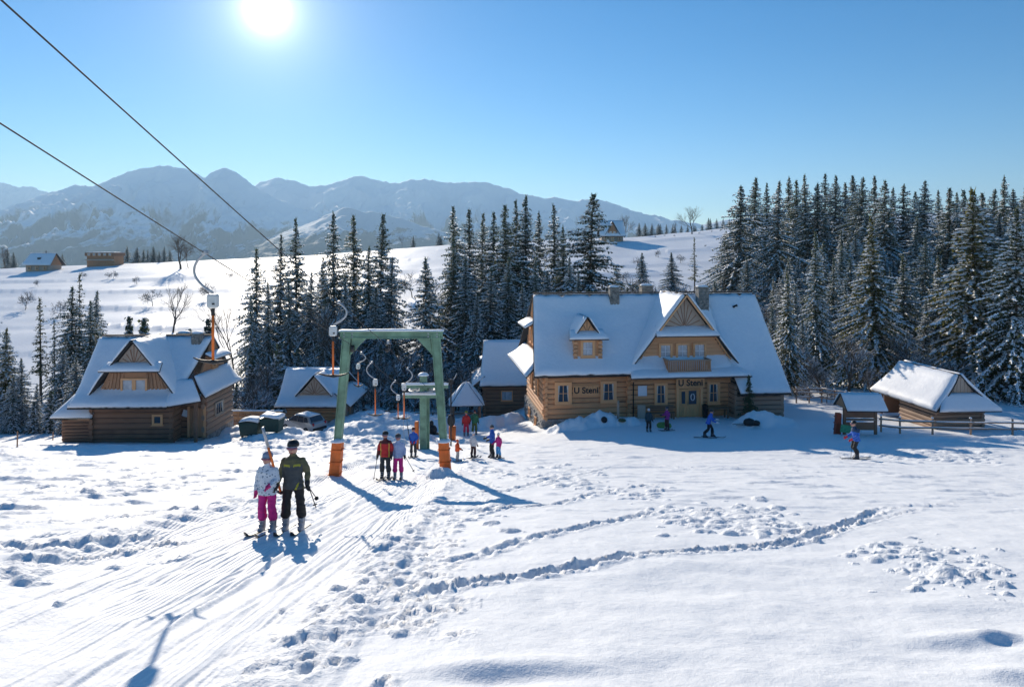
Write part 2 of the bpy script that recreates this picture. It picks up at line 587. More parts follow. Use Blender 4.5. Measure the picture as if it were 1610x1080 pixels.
# --- the lift lane: groomed strip straight up the slope
lane = sstep(-7.7, -7.1, GX) * (1 - sstep(-2.6, -2.0, GX)) * sstep(3, 5, GY) * (1 - sstep(36, 42, GY))
GZ += lane * -.10
cord = np.clip(fbm(GX / 1.5, GY / 7, 2) * 1.6 + .45, 0, 1)
GROOM += lane * cord
GROOM += sstep(-9.3, -9.1, GX) * (1 - sstep(-8.2, -8.0, GX)) * (1 - sstep(14, 17, GY)) * .9
# left-over wavy ski marks in the lane, long thin grooves
for i in range(46):
    x0 = rng.uniform(-6.9, -2.7); w = rng.uniform(.022, .05)
    xx = x0 + .22 * np.sin(GY * rng.uniform(.15, .35) + rng.rand() * 6) + .25 * perlin(GY / 5 + i * 9.1, GY * 0 + i)
    y_a = rng.uniform(3, 18); y_b = y_a + rng.uniform(5, 20)
    GZ += -.028 * np.exp(-((GX - xx) / w) ** 2) * sstep(y_a - 1, y_a, GY) * (1 - sstep(y_b, y_b + 2, GY)) * (GY < 36)
    GZ += .014 * np.exp(-((GX - xx - 2 * w) / w) ** 2) * sstep(y_a - 1, y_a, GY) * (1 - sstep(y_b, y_b + 2, GY)) * (GY < 36)
# broken berms at both edges
for xe, amp in ((-7.45, .08), (-2.15, .06)):
    n = ridged(GX * 1.1, GY * 1.1, 4)
    GZ += amp * n * np.exp(-((GX - xe - .25 * perlin(GY / 3, GX * 0 + xe)) / .45) ** 2) * sstep(4, 6, GY) * (1 - sstep(40, 48, GY))
    ROUGH = np.maximum(ROUGH, .5 * np.exp(-((GX - xe) / .5) ** 2) * (GY < 45))
# soft drifts in the untouched snow on the right
soft = sstep(-1.2, 1.5, GX) * (1 - sstep(9, 14, GY))
GZ += soft * (fbm(GX / 2.4 + 3, GY / 1.2, 2) * .05 + perlin(GX / .5, GY / .35) * .005)
# skied-out slope: faint scrapes across
scr = sstep(13, 18, GY) * (1 - sstep(44, 50, GY)) * sstep(-1.5, 1.0, GX)
n = fbm(GX / 2.2 + GY / 9, GY / .55, 4)
GZ += scr * np.where(n > .12, (n - .12) * .22, 0) * (.6 + .6 * perlin(GX / 4, GY / 3))
n = fbm(GX / 2.6 + 40, GY / .6 - 11, 4)
GZ += sstep(-40, -9, -np.abs(GX + 40)) * 0
lf = (1 - sstep(-9.6, -8.2, GX)) * sstep(6, 9, GY) * (1 - sstep(46, 50, GY))
GZ += lf * (np.where(n > .16, (n - .16) * .28, 0) + fbm(GX / 3, GY / 2, 3) * .06)

# trodden paths and cat tracks (photograph pixels turned into places on the slope)
for pix, wid, dep in (
    ([(610, 955), (650, 942), (700, 922), (760, 914), (830, 905), (930, 888), (1000, 872), (1130, 862), (1250, 853), (1330, 825), (1390, 797)], .16, .13),
    ([(690, 884), (760, 872), (820, 850), (900, 832), (1000, 812), (1040, 800)], .17, .11),
    ([(740, 806), (880, 792), (960, 772), (1030, 762)], .17, .10),
    ([(705, 775), (800, 772), (880, 752), (960, 735)], .18, .09),
    ([(0, 858), (60, 864), (110, 862), (200, 846), (280, 834)], .18, .13),
    ([(30, 886), (90, 880), (160, 868), (250, 850), (300, 845)], .15, .12),
    ([(0, 778), (90, 766), (190, 752), (300, 736), (400, 726)], .28, .13),
    ([(0, 792), (120, 776), (230, 762), (320, 752)], .22, .10),
    ([(140, 772), (260, 757), (380, 742), (500, 728)], .24, .08),
    ([(0, 826), (140, 818), (260, 808), (380, 796)], .14, .08),
    ([(200, 808), (300, 799), (400, 786), (480, 770)], .18, .11),
    ([(1290, 850), (1340, 828), (1420, 806), (1500, 790)], .09, .05),
    ([(1210, 846), (1300, 830), (1400, 800), (1440, 795)], .08, .05),
    ([(960, 725), (1060, 735), (1200, 738), (1350, 745)], .14, .05),
):
    trench(pix, wid, dep)

for q in CLODS: lump(q[0], q[1], q[2], q[3], .7, .5, rng.uniform(1, 1.8), rng.uniform(0, 3), .4)
# footprints beside the lane
for i in range(190):
    t = rng.rand() ** 1.4
    y = 5 + 21 * t
    x = -1.75 + rng.randn() * .36 + .25 * math.sin(y * .7)
    if y > 15: x += .5
    pit(x, y, rng.uniform(.035, .085), rng.uniform(.02, .06), rng.uniform(1.3, 2.6), rng.uniform(-.6, .6) + 1.2)
for i in range(90):
    a = hit(rng.uniform(520, 720), rng.uniform(800, 1000))
    if a[0] > -2.4: pit(a[0], a[1], rng.uniform(.04, .10), rng.uniform(.03, .07), rng.uniform(1.2, 2.6), rng.uniform(0, 3))
for (cx, cy_, sxp, syp, n_, r0, r1, h0, h1) in (
    (1140, 812, 100, 18, 170, .05, .2, .03, .13), (1230, 832, 50, 9, 50, .06, .2, .04, .14), (1010, 775, 45, 10, 40, .06, .2, .04, .12),
    (1500, 902, 85, 30, 120, .03, .10, .015, .07), (1420, 868, 70, 16, 60, .04, .13, .03, .1),
    (560, 960, 60, 40, 70, .04, .10, .03, .08), (620, 870, 40, 40, 60, .05, .15, .03, .1),
    (740, 800, 60, 30, 60, .07, .2, .03, .12), (880, 750, 70, 18, 90, .08, .28, .04, .15),
    (760, 735, 50, 12, 70, .08, .25, .04, .13), (150, 850, 130, 22, 60, .05, .14, .02, .08), (240, 765, 150, 18, 90, .1, .3, .04, .14),
    (40, 902, 40, 10, 14, .06, .2, .04, .1), (450, 795, 60, 12, 60, .06, .2, .03, .1), (480, 725, 60, 16, 60, .1, .3, .05, .15),
    (1450, 715, 90, 9, 120, .12, .4, .05, .2), (1500, 722, 90, 5, 60, .12, .3, .05, .18), (1330, 704, 60, 4, 40, .1, .3, .05, .15),
    (560, 690, 60, 24, 90, .25, .8, .08, .38), (610, 680, 55, 18, 110, .2, .7, .1, .4), (470, 706, 70, 8, 40, .25, .6, .1, .3),
    (430, 697, 60, 6, 24, .4, .9, .2, .5), (560, 668, 35, 8, 20, .6, 1.4, .25, .6), (590, 684, 60, 18, 240, .12, .42, .08, .34), (520, 698, 60, 10, 120, .12, .4, .08, .3), (640, 676, 40, 12, 90, .12, .4, .08, .32), (420, 700, 60, 6, 70, .12, .4, .1, .34),
):
    for i in range(n_):
        a = hit(cx + rng.randn() * sxp * .6, cy_ + rng.randn() * syp * .6)
        k = rng.rand() ** 2
        lump(a[0], a[1], r0 + (r1 - r0) * k, (h0 + (h1 - h0) * k) * .62, rng.choice([.6, .8, 1.2]), .45, rng.uniform(1, 1.7), rng.uniform(0, 3.1), .6)
# the big boulder-like clods and hollows at the right edge
for px, py, r_, h_ in ((1483, 905, .2, .13), (1535, 906, .14, .08), (1575, 920, .12, .07), (1440, 925, .09, .07), (1285, 852, .10, .09), (42, 905, .2, .09), (90, 940, .07, .06)):
    a = hit(px, py); lump(a[0], a[1], r_, h_, .6, .35)
for px, py, r_, dp, ax in ((1490, 1008, .2, .06, 2.4), (1560, 1003, .13, .08, 1.6), (1590, 1062, .2, .07, 1.6), (760, 1052, .2, .05, 2.4), (840, 1046, .22, .05, 3.0)):
    a = hit(px, py); s = win(a[0], a[1], 1.2)
    rd2 = ((GX[s] - a[0]) / (r_ * ax)) ** 2 + ((GY[s] - a[1]) / r_) ** 2
    GZ[s] += dp * np.exp(-rd2) - dp * np.exp(-(((GX[s] - a[0]) / (r_ * ax)) ** 2 + ((GY[s] - a[1] + r_ * .9) / r_) ** 2))
# ploughed banks: yard in front of the inn, parking place, around the lift posts
def bank(x, y, rad, h_, asp=1.0, rot=0.0, p=1.0):
    lump(x, y, rad, h_, p, .3, asp, rot, .5)
for px, py, d, r_, h_, ax in ((905, 676, 50.3, 1.3, .75, 1.8), (945, 670, 50.8, 1.1, .95, 1.6), (985, 672, 50.5, .9, .55, 1.5), (1195, 668, 49.6, 1.2, 1.05, 1.6), (1225, 672, 49.4, 1.0, .6, 1.6), (1180, 676, 48.6, .8, .4, 1.5),
                              (1470, 690, 42, .8, .25, 2.5), (1580, 690, 42, .8, .25, 2.5)):
    bank((px - 805) / F * d, d, r_, h_, ax)
for px, d, r_, h_, ax in ((400, 53, 1.5, .6, 1.8), (455, 52.5, 1.2, .9, 1.5), (430, 50.5, 1.3, .55, 2), (500, 52, 1.4, .5, 2), (548, 54, 1.5, .8, 1.5), (575, 55, 1.8, 1.0, 1.6), (610, 54, 1.8, .8, 1.6), (640, 53, 1.4, .9, 1.3), (590, 49, 1.6, .5, 1.6), (560, 46, 1.2, .4, 1.8),
                          (660, 60, 2.5, 1.3, 2.0), (620, 62, 2.6, 1.3, 2.2), (585, 64, 2.2, 1.3, 1.8), (700, 62, 2.0, .9, 1.8), (770, 61, 1.5, 1.0, 1.5), (800, 61.5, 1.3, .9, 1.3), (380, 56, 1.6, .7, 1.6)):
    bank((px - 805) / F * d, d, r_, h_, ax, 0, .9)
lump(-2.75, 26.3, .55, .42, 1.0, .25, 1.2, 0, .5)
# fine grain of broken snow
nz = fbm(GX * 3.1, GY * 3.1, 3)
GZ += nz * .05 * ROUGH + (ridged(GX * .9, GY * .9, 4) - .7) * .22 * ROUGH * sstep(40, 46, GY) + fbm(GX * 1.2, GY * 1.2, 3) * .03 * (GY < 60)

_f = NT * np.arange(NR - 1)[:, None] + np.arange(NT - 1)[None, :]
Q = np.stack([_f, _f + 1, _f + 1 + NT, _f + NT], -1).reshape(-1, 4)
ground = np_mesh('ground', np.stack([GX, GY, GZ], -1).reshape(-1, 3), Q, True, [M['snow']])
ca = ground.data.color_attributes.new('mask', 'FLOAT_COLOR', 'POINT')
mk = np.zeros((NR * NT, 4), np.float32)
mk[:, 0] = np.clip(GROOM, 0, 1).ravel(); mk[:, 1] = np.clip(ROUGH, 0, 1).ravel(); mk[:, 3] = 1
ca.data.foreach_set('color', mk.ravel())
tag(ground, kind='structure')

def gh(x, y):
    """height of the finished ground sheet"""
    x = np.asarray(x, float); y = np.asarray(y, float)
    r = np.hypot(x, y + AP); a = np.arctan2(x, y + AP)
    i = np.clip(np.interp(r, rr, np.arange(NR)), 0, NR - 1.001); j = np.clip(np.interp(a, th, np.arange(NT)), 0, NT - 1.001)
    i0 = i.astype(int); j0 = j.astype(int); fi = i - i0; fj = j - j0
    return (GZ[i0, j0] * (1 - fi) * (1 - fj) + GZ[i0 + 1, j0] * fi * (1 - fj) + GZ[i0, j0 + 1] * (1 - fi) * fj + GZ[i0 + 1, j0 + 1] * fi * fj)
def gz(x, y): return float(gh(x, y))
def spot(px, py, d0=3.0, d1=300.0):
    x, y = hit(px, py, gh, d0, d1)
    return Vector((x, y, gz(x, y)))

# ---------------------------------------------------------------- mountains
def mtn_mat(name, snowline, c_snow, c_rock):
    m, nt, bs = nodemat(name)
    geo = nt.nodes.new('ShaderNodeNewGeometry')
    sx = nt.nodes.new('ShaderNodeSeparateXYZ'); nt.links.new(geo.outputs['Position'], sx.inputs[0])
    sn = nt.nodes.new('ShaderNodeSeparateXYZ'); nt.links.new(geo.outputs['Normal'], sn.inputs[0])
    n = noise_n(nt, .012, 9, .72, geo.outputs['Position'])
    k = nt.nodes.new('ShaderNodeMath'); k.operation = 'MULTIPLY_ADD'; k.inputs[1].default_value = 1 / 420.0
    nt.links.new(sx.outputs['Z'], k.inputs[0]); nt.links.new(n, k.inputs[2])
    k2 = nt.nodes.new('ShaderNodeMath'); k2.operation = 'MULTIPLY_ADD'; k2.inputs[1].default_value = 1.1
    nt.links.new(sn.outputs['Z'], k2.inputs[0]); nt.links.new(k.outputs[0], k2.inputs[2])
    k3 = nt.nodes.new('ShaderNodeMath'); k3.operation = 'MULTIPLY'; k3.inputs[1].default_value = .55
    nt.links.new(k2.outputs[0], k3.inputs[0])
    nt.links.new(ramp(nt, k3.outputs[0], [(snowline, c_rock), (min(1, snowline + .2), c_snow)]), bs.inputs['Base Color'])
    bs.inputs['Roughness'].default_value = .9
    return m
M['peak'] = mtn_mat('snowy_peak', .80, (.84, .86, .90), (.06, .075, .085))
M['foothill'] = mtn_mat('wooded_foothill', .98, (.55, .58, .62), (.035, .055, .07))

def mountain(name, sil, d, back, front, mat, seed, rough, nx=640, ny=160, zb=-150):
    xs0 = np.array([(p[0] - 805) / F * d for p in sil]); zs0 = np.array([(400 - p[1]) / F * d for p in sil])
    xs = np.linspace(xs0[0], xs0[-1], nx)
    zr = np.interp(xs, xs0, zs0) + CAMZ
    zr += (fbm(xs / 170 + seed, xs * 0 + seed, 5, .6) + .2 * (ridged(xs / 260 + seed, xs * 0 + seed, 4) - .8)) * d * .0034
    t = np.concatenate([np.linspace(-1, 0, ny)[:-1], np.linspace(0, 1, ny // 3)])
    T, X = np.meshgrid(t, xs, indexing='ij'); ZR = np.broadcast_to(zr, T.shape)
    Y = d + np.where(T < 0, T * front, T * back) + 260 * perlin(X / 900 + seed, T * 0 + seed * 3) * (1 - np.abs(T))
    fall = 1 - np.abs(T) ** .92
    rn = ridged(X / 430 + seed * 7 + .25 * perlin(X / 300, Y / 300), Y / 950 + seed, 7, .6)
    k = np.sin(np.clip(np.abs(T), 0, 1) * math.pi) * rough
    r2 = ridged(X / 130 + seed * 3, Y / 240 + seed * 5, 5, .6)
    Z = zb + (ZR - zb) * (fall - k * np.maximum(.80 - rn * .62, .04)) + (r2 - .75) * d * .0075 * np.clip(k * 1.6, 0.12, 1)
    V = np.stack([X, Y, Z], -1).reshape(-1, 3)
    n0, n1 = T.shape
    f = n1 * np.arange(n0 - 1)[:, None] + np.arange(n1 - 1)[None, :]
    Qm = np.stack([f, f + 1, f + 1 + n1, f + n1], -1).reshape(-1, 4)
    o = np_mesh(name, V, Qm, True, [mat])
    return tag(o, kind='structure')
mountain('mountain', [(-250, 306), (-120, 290), (-40, 282), (0, 288), (40, 294), (85, 302), (140, 320), (220, 350), (330, 390)], 7200, 1500, 2200, M['peak'], 2.3, .5)
mountain('mountain', [(-500, 400), (-150, 372), (0, 332), (60, 306), (115, 292), (150, 294), (190, 281), (215, 271), (240, 266), (275, 264), (300, 267), (315, 275), (330, 279), (345, 270), (362, 266), (378, 274), (395, 288), (412, 300), (460, 322), (540, 352), (640, 385), (760, 420)], 5200, 1200, 2300, M['peak'], 5.1, .55)
mountain('mountain', [(300, 360), (380, 305), (410, 290), (440, 283), (465, 288), (490, 296), (515, 291), (540, 283), (565, 275), (590, 283), (615, 291), (645, 284), (680, 283), (705, 290), (730, 287), (765, 288), (800, 298), (815, 304), (850, 311), (880, 312), (905, 318), (940, 314), (970, 322), (1000, 333), (1040, 343), (1110, 352), (1180, 340), (1230, 335), (1330, 350), (1600, 360), (2000, 370)], 6100, 1400, 2400, M['peak'], 8.7, .5)
mountain('foothill', [(-600, 390), (-200, 380), (0, 391), (60, 372), (130, 362), (210, 378), (330, 388), (420, 372), (480, 350), (540, 328), (600, 336), (650, 350), (720, 372), (800, 392), (1000, 400), (1500, 410)], 4300, 700, 1500, M['foothill'], 3.9, .25)

# ---------------------------------------------------------------- haze
hz = MB().box((0, 4300, 340), (15000, 9000, 1100)).build('haze', [], None)
tag(hz, kind='stuff')
zmin = float(min(GZ[GY < 8700].min(), -160)) - 1
for v in hz.data.vertices:
    if v.co.z < 0: v.co.z = zmin - 2
    else: v.co.z = 850
m = bpy.data.materials.new('hazy_air'); m.use_nodes = True
nt = m.node_tree; nt.nodes.clear()
pv = nt.nodes.new('ShaderNodeVolumePrincipled')
pv.inputs['Color'].default_value = (.50, .75, 1.0, 1)
pv.inputs['Density'].default_value = 1.0e-4
pv.inputs['Anisotropy'].default_value = .3
mo = nt.nodes.new('ShaderNodeOutputMaterial')
nt.links.new(pv.outputs[0], mo.inputs['Volume'])
hz.data.materials.append(m)

# ================================================================ trees
def quads_mesh(name, verts, mats, smooth=False):
    V = np.asarray(verts, np.float32).reshape(-1, 3)
    Qd = np.arange(len(V), dtype=np.int32).reshape(-1, 4)
    me = bpy.data.meshes.new(name)
    me.vertices.add(len(V)); me.vertices.foreach_set('co', V.ravel())
    me.loops.add(Qd.size); me.loops.foreach_set('vertex_index', Qd.ravel())
    me.polygons.add(len(Qd))
    me.polygons.foreach_set('loop_start', np.arange(0, Qd.size, 4, dtype=np.int32))
    me.polygons.foreach_set('loop_total', np.full(len(Qd), 4, dtype=np.int32))
    if smooth: me.polygons.foreach_set('use_smooth', np.ones(len(Qd), dtype=bool))
    me.update(calc_edges=True)
    for m_ in mats: me.materials.append(m_)
    return me

def make_spruce(seed, H=20.0, rad=2.9, snow=.5, step=.42, low=.06, mat='needle', full=1.0, droop=1.0, ragged=.2):
    """returns (trunk mesh, crown mesh, snow mesh); base at the origin"""
    r = np.random.RandomState(seed)
    tb = MB()
    lean = r.randn(2) * .3
    tp = [Vector((lean[0] * t * t, lean[1] * t * t, H * t)) for t in (0, .03, .15, .35, .6, .85, .985)]
    tb.tube(tp, [.30 * H / 20, .23 * H / 20, .2 * H / 20, .16 * H / 20, .1 * H / 20, .05 * H / 20, .012], 7)
    tme = tb.mesh('trunk'); tme.materials.append(M['bark'])
    tme.polygons.foreach_set('use_smooth', [True] * len(tme.polygons))
    cv = []; sv = []
    def diamond(p, t, l, s, w, sag=0.0):
        q = p + t * (l * .42)
        e = p + t * l
        cv.extend((p, q + s * w - np.array((0, 0, sag * .5)), e - np.array((0, 0, sag)), q - s * w - np.array((0, 0, sag * .5))))
    def pad(p, t, l, s, w, lift):
        """a pillow of snow: ridge with two flanks"""
        a = p; e = p + t * l; mid = p + t * (l * .5)
        up = np.array((0, 0, lift))
        sv.extend((a, mid + s * w - up * .9, e, mid + up))
        sv.extend((a, mid + up, e, mid - s * w - up * .9))
    z = low * H
    while z < H * .985:
        t = z / H
        L0 = rad * H / 20 * ((1 - t) ** 1.05) * (1.0 if t > .16 else .72 + t * 1.7) + .05
        nb = int(round((6.2 - 1.6 * t) * full + r.rand()))
        for k in range(nb):
            L = L0 * (1 + ragged * r.randn())
            if r.rand() < .06: continue
            if L < .18: L = .18
            az = r.rand() * 6.2832
            L *= 1 + .22 * math.sin(az * 2 + seed + t * 5) + .15 * math.sin(az + seed * 2.1);  d = np.array((math.cos(az), math.sin(az), 0.0)); sd_ = np.array((-d[1], d[0], 0.0))
            el0 = (.55 * t - .12) + r.randn() * .08
            dr = droop * (.52 - .35 * t)
            n = max(2, int(L / .36)); ts = min(1.0, .15 + L / 1.3)
            zz = z + r.randn() * .12
            pts = []
            for i in range(n + 1):
                s_ = i / n
                pts.append(d * (L * s_) + sd_ * (.10 * L * s_ * s_ * (r.rand() - .5)) + np.array((lean[0] * t * t, lean[1] * t * t, zz + L * (el0 * s_ - dr * s_ * s_ + .22 * dr * s_ ** 4))))
            for i in range(n):
                s_ = (i + .5) / n
                a = pts[i]; b_ = pts[i + 1]
                tv = b_ - a; ll = np.linalg.norm(tv) + 1e-6; tv = tv / ll
                # main spray
                wid = (.10 + .10 * r.rand()) * (1.15 - .4 * s_) * ts
                diamond(a, tv, ll * 1.5, sd_, wid, .03)
                sl = (.32 + .42 * (1 - s_) * min(L, 2.4) / 2.4) * (.7 + .6 * r.rand()) * ts
                for sg in (-1, 1):
                    tt = tv * .55 + sd_ * sg * (.8 + .2 * r.rand()) + np.array((0, 0, -.16 - .2 * r.rand()))
                    tt /= np.linalg.norm(tt)
                    nn = np.cross(tt, np.array((0, 0, 1.0))); nn /= np.linalg.norm(nn) + 1e-6
                    diamond(a + (b_ - a) * r.rand() * .6, tt, sl, nn, .07 + .07 * r.rand(), .05 + .05 * r.rand())
                # hanging twigs
                if r.rand() < .75:
                    hv = np.array((.35 * r.randn(), .35 * r.randn(), -1.0)) + tv * .4
                    hv /= np.linalg.norm(hv)
                    diamond(a + (b_ - a) * r.rand() + sd_ * r.randn() * .12, hv, .22 + .35 * r.rand() * (1 - .5 * t), sd_ if r.rand() < .5 else d, .07 + .06 * r.rand())
                if r.rand() < snow * (.35 + .65 * s_) and L > .3:
                    pad(a + np.array((0, 0, .05)), tv, ll * (1.0 + .5 * r.rand()), sd_, (.08 + .11 * r.rand()) * (.7 + .6 * snow), .07 + .06 * r.rand())
                if r.rand() < snow * .7:
                    sg = r.choice((-1, 1))
                    tt = tv * .6 + sd_ * sg * .8 + np.array((0, 0, -.15)); tt /= np.linalg.norm(tt)
                    nn = np.cross(tt, np.array((0, 0, 1.0))); nn /= np.linalg.norm(nn) + 1e-6
                    pad(a + tt * sl * .2 + np.array((0, 0, .04)), tt, sl * (.5 + .4 * r.rand()), nn, .06 + .07 * r.rand(), .06)
        z += step * (1.0 - .45 * t) * (.8 + .4 * r.rand())
    # leader
    for k in range(5):
        diamond(np.array((lean[0], lean[1], H * .955)), np.array((.2 * r.randn(), .2 * r.randn(), 1.0)), H * .05, np.array((math.cos(k), math.sin(k), 0)), .07)
    return tme, quads_mesh('crown', cv, [M[mat]]), quads_mesh('snow', sv, [M['snow_tree']])

def make_bare(seed, H=10.0, snow=False, spread=.55, levels=5, base_r=.14, trunk_frac=.3, mult=(3, 3, 3, 3, 3)):
    r = np.random.RandomState(seed)
    tb = MB(); bb = MB()
    def grow(p, d, L, rd, lv):
        n = 3 if lv < 3 else 2
        pts = [p]; dd = d.copy()
        for i in range(n):
            dd = (dd + Vector((r.randn(), r.randn(), r.randn() * .6)) * .13 + Vector((0, 0, .05))).normalized()
            pts.append(pts[-1] + dd * (L / n))
        rr_ = [rd * (1 - .45 * i / n) for i in range(n + 1)]
        (tb if lv == 0 else bb).tube(pts, rr_, 6 if lv == 0 else (4 if lv < 3 else 3), 0, lv < 2)
        if lv >= levels: return
        for k in range(mult[min(lv, len(mult) - 1)] + (1 if r.rand() < .4 else 0)):
            s_ = 1.0 if k == 0 else (.35 + .6 * r.rand())
            i = min(int(s_ * n), n - 1); f = s_ * n - i
            q = pts[i].lerp(pts[i + 1], min(f, 1))
            ax = Vector((r.randn(), r.randn(), r.randn())).normalized()
            nd = (dd * (1.0 if k == 0 else .75) + ax * (spread * (.5 if k == 0 else 1.1)) + Vector((0, 0, .16))).normalized()
            grow(q, nd, L * (.62 + .18 * r.rand()), max(rd * (.55 if k else .62), .008), lv + 1)
    grow(Vector((0, 0, 0)), Vector((0, 0, 1)), H * trunk_frac, base_r, 0)
    tm = tb.mesh('trunk'); tm.materials.append(M['bark'])
    bm_ = bb.mesh('branches', False); bm_.materials.append(M['twig_snow' if snow else 'twig'])
    return tm, bm_

SPR = {
    'plain': [make_spruce(s, 20, rd, .62, .42, lo, 'needle', 1.3, 1.1, .3) for s, rd, lo in ((1, 6.0, .05), (2, 5.3, .1), (3, 6.4, .04), (4, 5.0, .14), (5, 5.6, .07))],
    'frost': [make_spruce(s, 20, rd, .95, .42, .05, 'needle', 1.3, 1.2, .28) for s, rd in ((11, 6.2), (12, 5.7), (13, 5.2), (14, 5.9))],
    'heavy': [make_spruce(s, 20, rd, .95, .34, .06, mt, 1.25, 1.35, .2) for s, rd, mt in ((21, 5.8, 'needle_warm'), (22, 5.3, 'needle_warm'), (23, 5.0, 'needle'))],
    'small': [make_spruce(s, 7, 5.0, 1.0, .24, .03, 'needle', 1.15, 1.0, .15) for s in (31, 32)],
    'thin': [make_spruce(s, 20, 2.4, .3, .55, .3, 'needle_warm', .8, .8, .4) for s in (41, 42)],
}
HREF = {'plain': 20, 'frost': 20, 'heavy': 20, 'small': 7, 'thin': 20}
treerng = np.random.RandomState(5)

def spruce(px, top, d, kind, label, group, name='spruce_tree', wide=1.0, var=None, hmin=3.0):
    x = (px - 805) / F * d
    zb = gz(x, d)
    Hh = max(CAMZ - (top - 400) / F * d - zb, hmin)
    vs_ = SPR[kind]
    t, c, s = vs_[treerng.randint(len(vs_)) if var is None else var]
    e = empty(name, (x, d, zb - .12), treerng.rand() * 6.28, label, 'tree', group)
    k = Hh / HREF[kind]
    w = k * wide * (.78 + .42 * treerng.rand()) * (1.0 if kind == 'small' else min(1.0, (20 / Hh) ** .35 if Hh > 20 else (20 / Hh) ** .2))
    e.scale = (w, w, k)
    link('trunk', t, e); link('crown', c, e); link('snow', s, e)
    return e

# spruces on the stream bank behind the lift and behind the inn
GA = 'tall spruces beyond the lift gate'
for px, top, d in ((403, 388, 92), (440, 366, 96), (466, 340, 98), (488, 425, 90), (508, 402, 101), (525, 330, 95), (557, 335, 99), (579, 385, 93), (597, 333, 96), (614, 402, 90), (545, 432, 88), (422, 440, 88), (455, 438, 90), (395, 462, 86), (590, 450, 86), (510, 470, 86)):
    spruce(px, top, d, 'frost' if top > 400 else 'plain', 'tall dark spruce in the grove beyond the green lift gate', GA, wide=.82)
spruce(670, 402, 88, 'frost', 'lone spruce with open snow on both sides, beyond the lift gate crossbar', None, var=1)
GC = 'spruces in the dense stand left of the inn roof'
for px, top, d in ((716, 322, 95), (738, 326, 99), (757, 332, 104), (776, 330, 100), (797, 320, 96), (812, 312, 103), (826, 305, 99), (848, 330, 106), (872, 318, 98), (886, 352, 94), (712, 372, 92), (733, 402, 88), (770, 418, 86), (797, 402, 90), (842, 402, 88), (862, 422, 85), (897, 402, 90), (908, 424, 86), (822, 442, 84), (748, 460, 83), (955, 452, 92)):
    spruce(px, top, d, 'frost' if top > 395 else 'plain', 'dark spruce packed into the stand rising behind the inn roof', GC, wide=.85)
spruce(925, 302, 92, 'plain', 'broad tall spruce at the edge of the stand, beside the hillside chalet', None, wide=1.15, var=2)
GF = 'small spruces on the slope behind the inn chimneys'
for px, top, d in ((970, 416, 120), (1010, 396, 122), (1057, 396, 128), (1142, 362, 130), (1176, 402, 112), (1125, 440, 104), (985, 450, 100)):
    spruce(px, top, d, 'frost', 'small spruce on the snowy slope behind the inn chimneys', GF, wide=1.15)
spruce(1092, 372, 130, 'thin', 'thin ragged conifer standing behind the inn ridge', None, var=0, wide=.9)
GE = 'spruces at the edge of the yard by the dark log house'
for px, top, d, kd in ((64, 465, 76, 'thin'), (125, 428, 84, 'thin'), (143, 470, 80, 'plain'), (8, 512, 60, 'heavy'), (34, 560, 58, 'frost'), (98, 545, 68, 'frost'), (-15, 470, 70, 'frost'), (118, 560, 63, 'frost'), (160, 520, 72, 'plain'), (112, 448, 82, 'plain'), (86, 500, 74, 'thin'), (150, 455, 86, 'frost'), (20, 590, 57, 'frost'), (58, 600, 57, 'heavy'), (-30, 560, 58, 'heavy')):
    spruce(px, top, d, kd, 'spruce in the row beside the dark log house', GE)
GS = 'young snow-covered spruces in the hollow'
for px, top, d in ((205, 496, 80), (226, 498, 82), (395, 556, 72), (436, 536, 72), (330, 500, 84), (300, 515, 82), (78, 612, 56.5), (52, 628, 56), (20, 622, 56), (98, 640, 55.5), (370, 600, 68), (690, 520, 82), (656, 565, 76), (720, 540, 80), (600, 540, 80), (575, 560, 78), (745, 552, 82), (640, 560, 78), (470, 545, 78), (545, 570, 76), (615, 585, 74), (700, 575, 76)):
    spruce(px, top, d, 'small', 'young spruce bowed under thick snow', GS, hmin=1.2)

# the forest climbing the right-hand hill
GD = 'spruces of the forest on the right-hand hillside'
LD = 'dark spruce on the skyline of the snowy forest'
for px, top in ((1163, 290), (1185, 278), (1205, 286), (1222, 283), (1240, 276), (1254, 281), (1267, 272), (1285, 286), (1297, 272), (1312, 274), (1330, 285), (1343, 275), (1353, 277), (1376, 274), (1390, 281), (1404, 293), (1420, 288), (1436, 300), (1452, 282), (1475, 297), (1492, 294), (1505, 301), (1520, 296), (1545, 301), (1560, 296), (1578, 274), (1592, 296), (1612, 290), (1640, 285)):
    spruce(px, top, treerng.uniform(118, 165), 'plain' if treerng.rand() < .6 else 'frost', LD, GD, wide=1.0)
LM = 'frosted spruce in the thick of the hillside forest'
for i in range(64):
    d = treerng.uniform(86, 130)
    px = treerng.uniform(1200, 1660)
    lo = 318 + max(0, (1330 - px)) * .35
    spruce(px, lo + treerng.rand() * 80 + (130 - d) * 1.3, d, 'frost' if treerng.rand() < .75 else 'plain', LM, GD)
LN = 'big spruce with snow-laden drooping boughs at the forest edge'
GN = 'snow-laden spruces at the forest edge behind the hut'
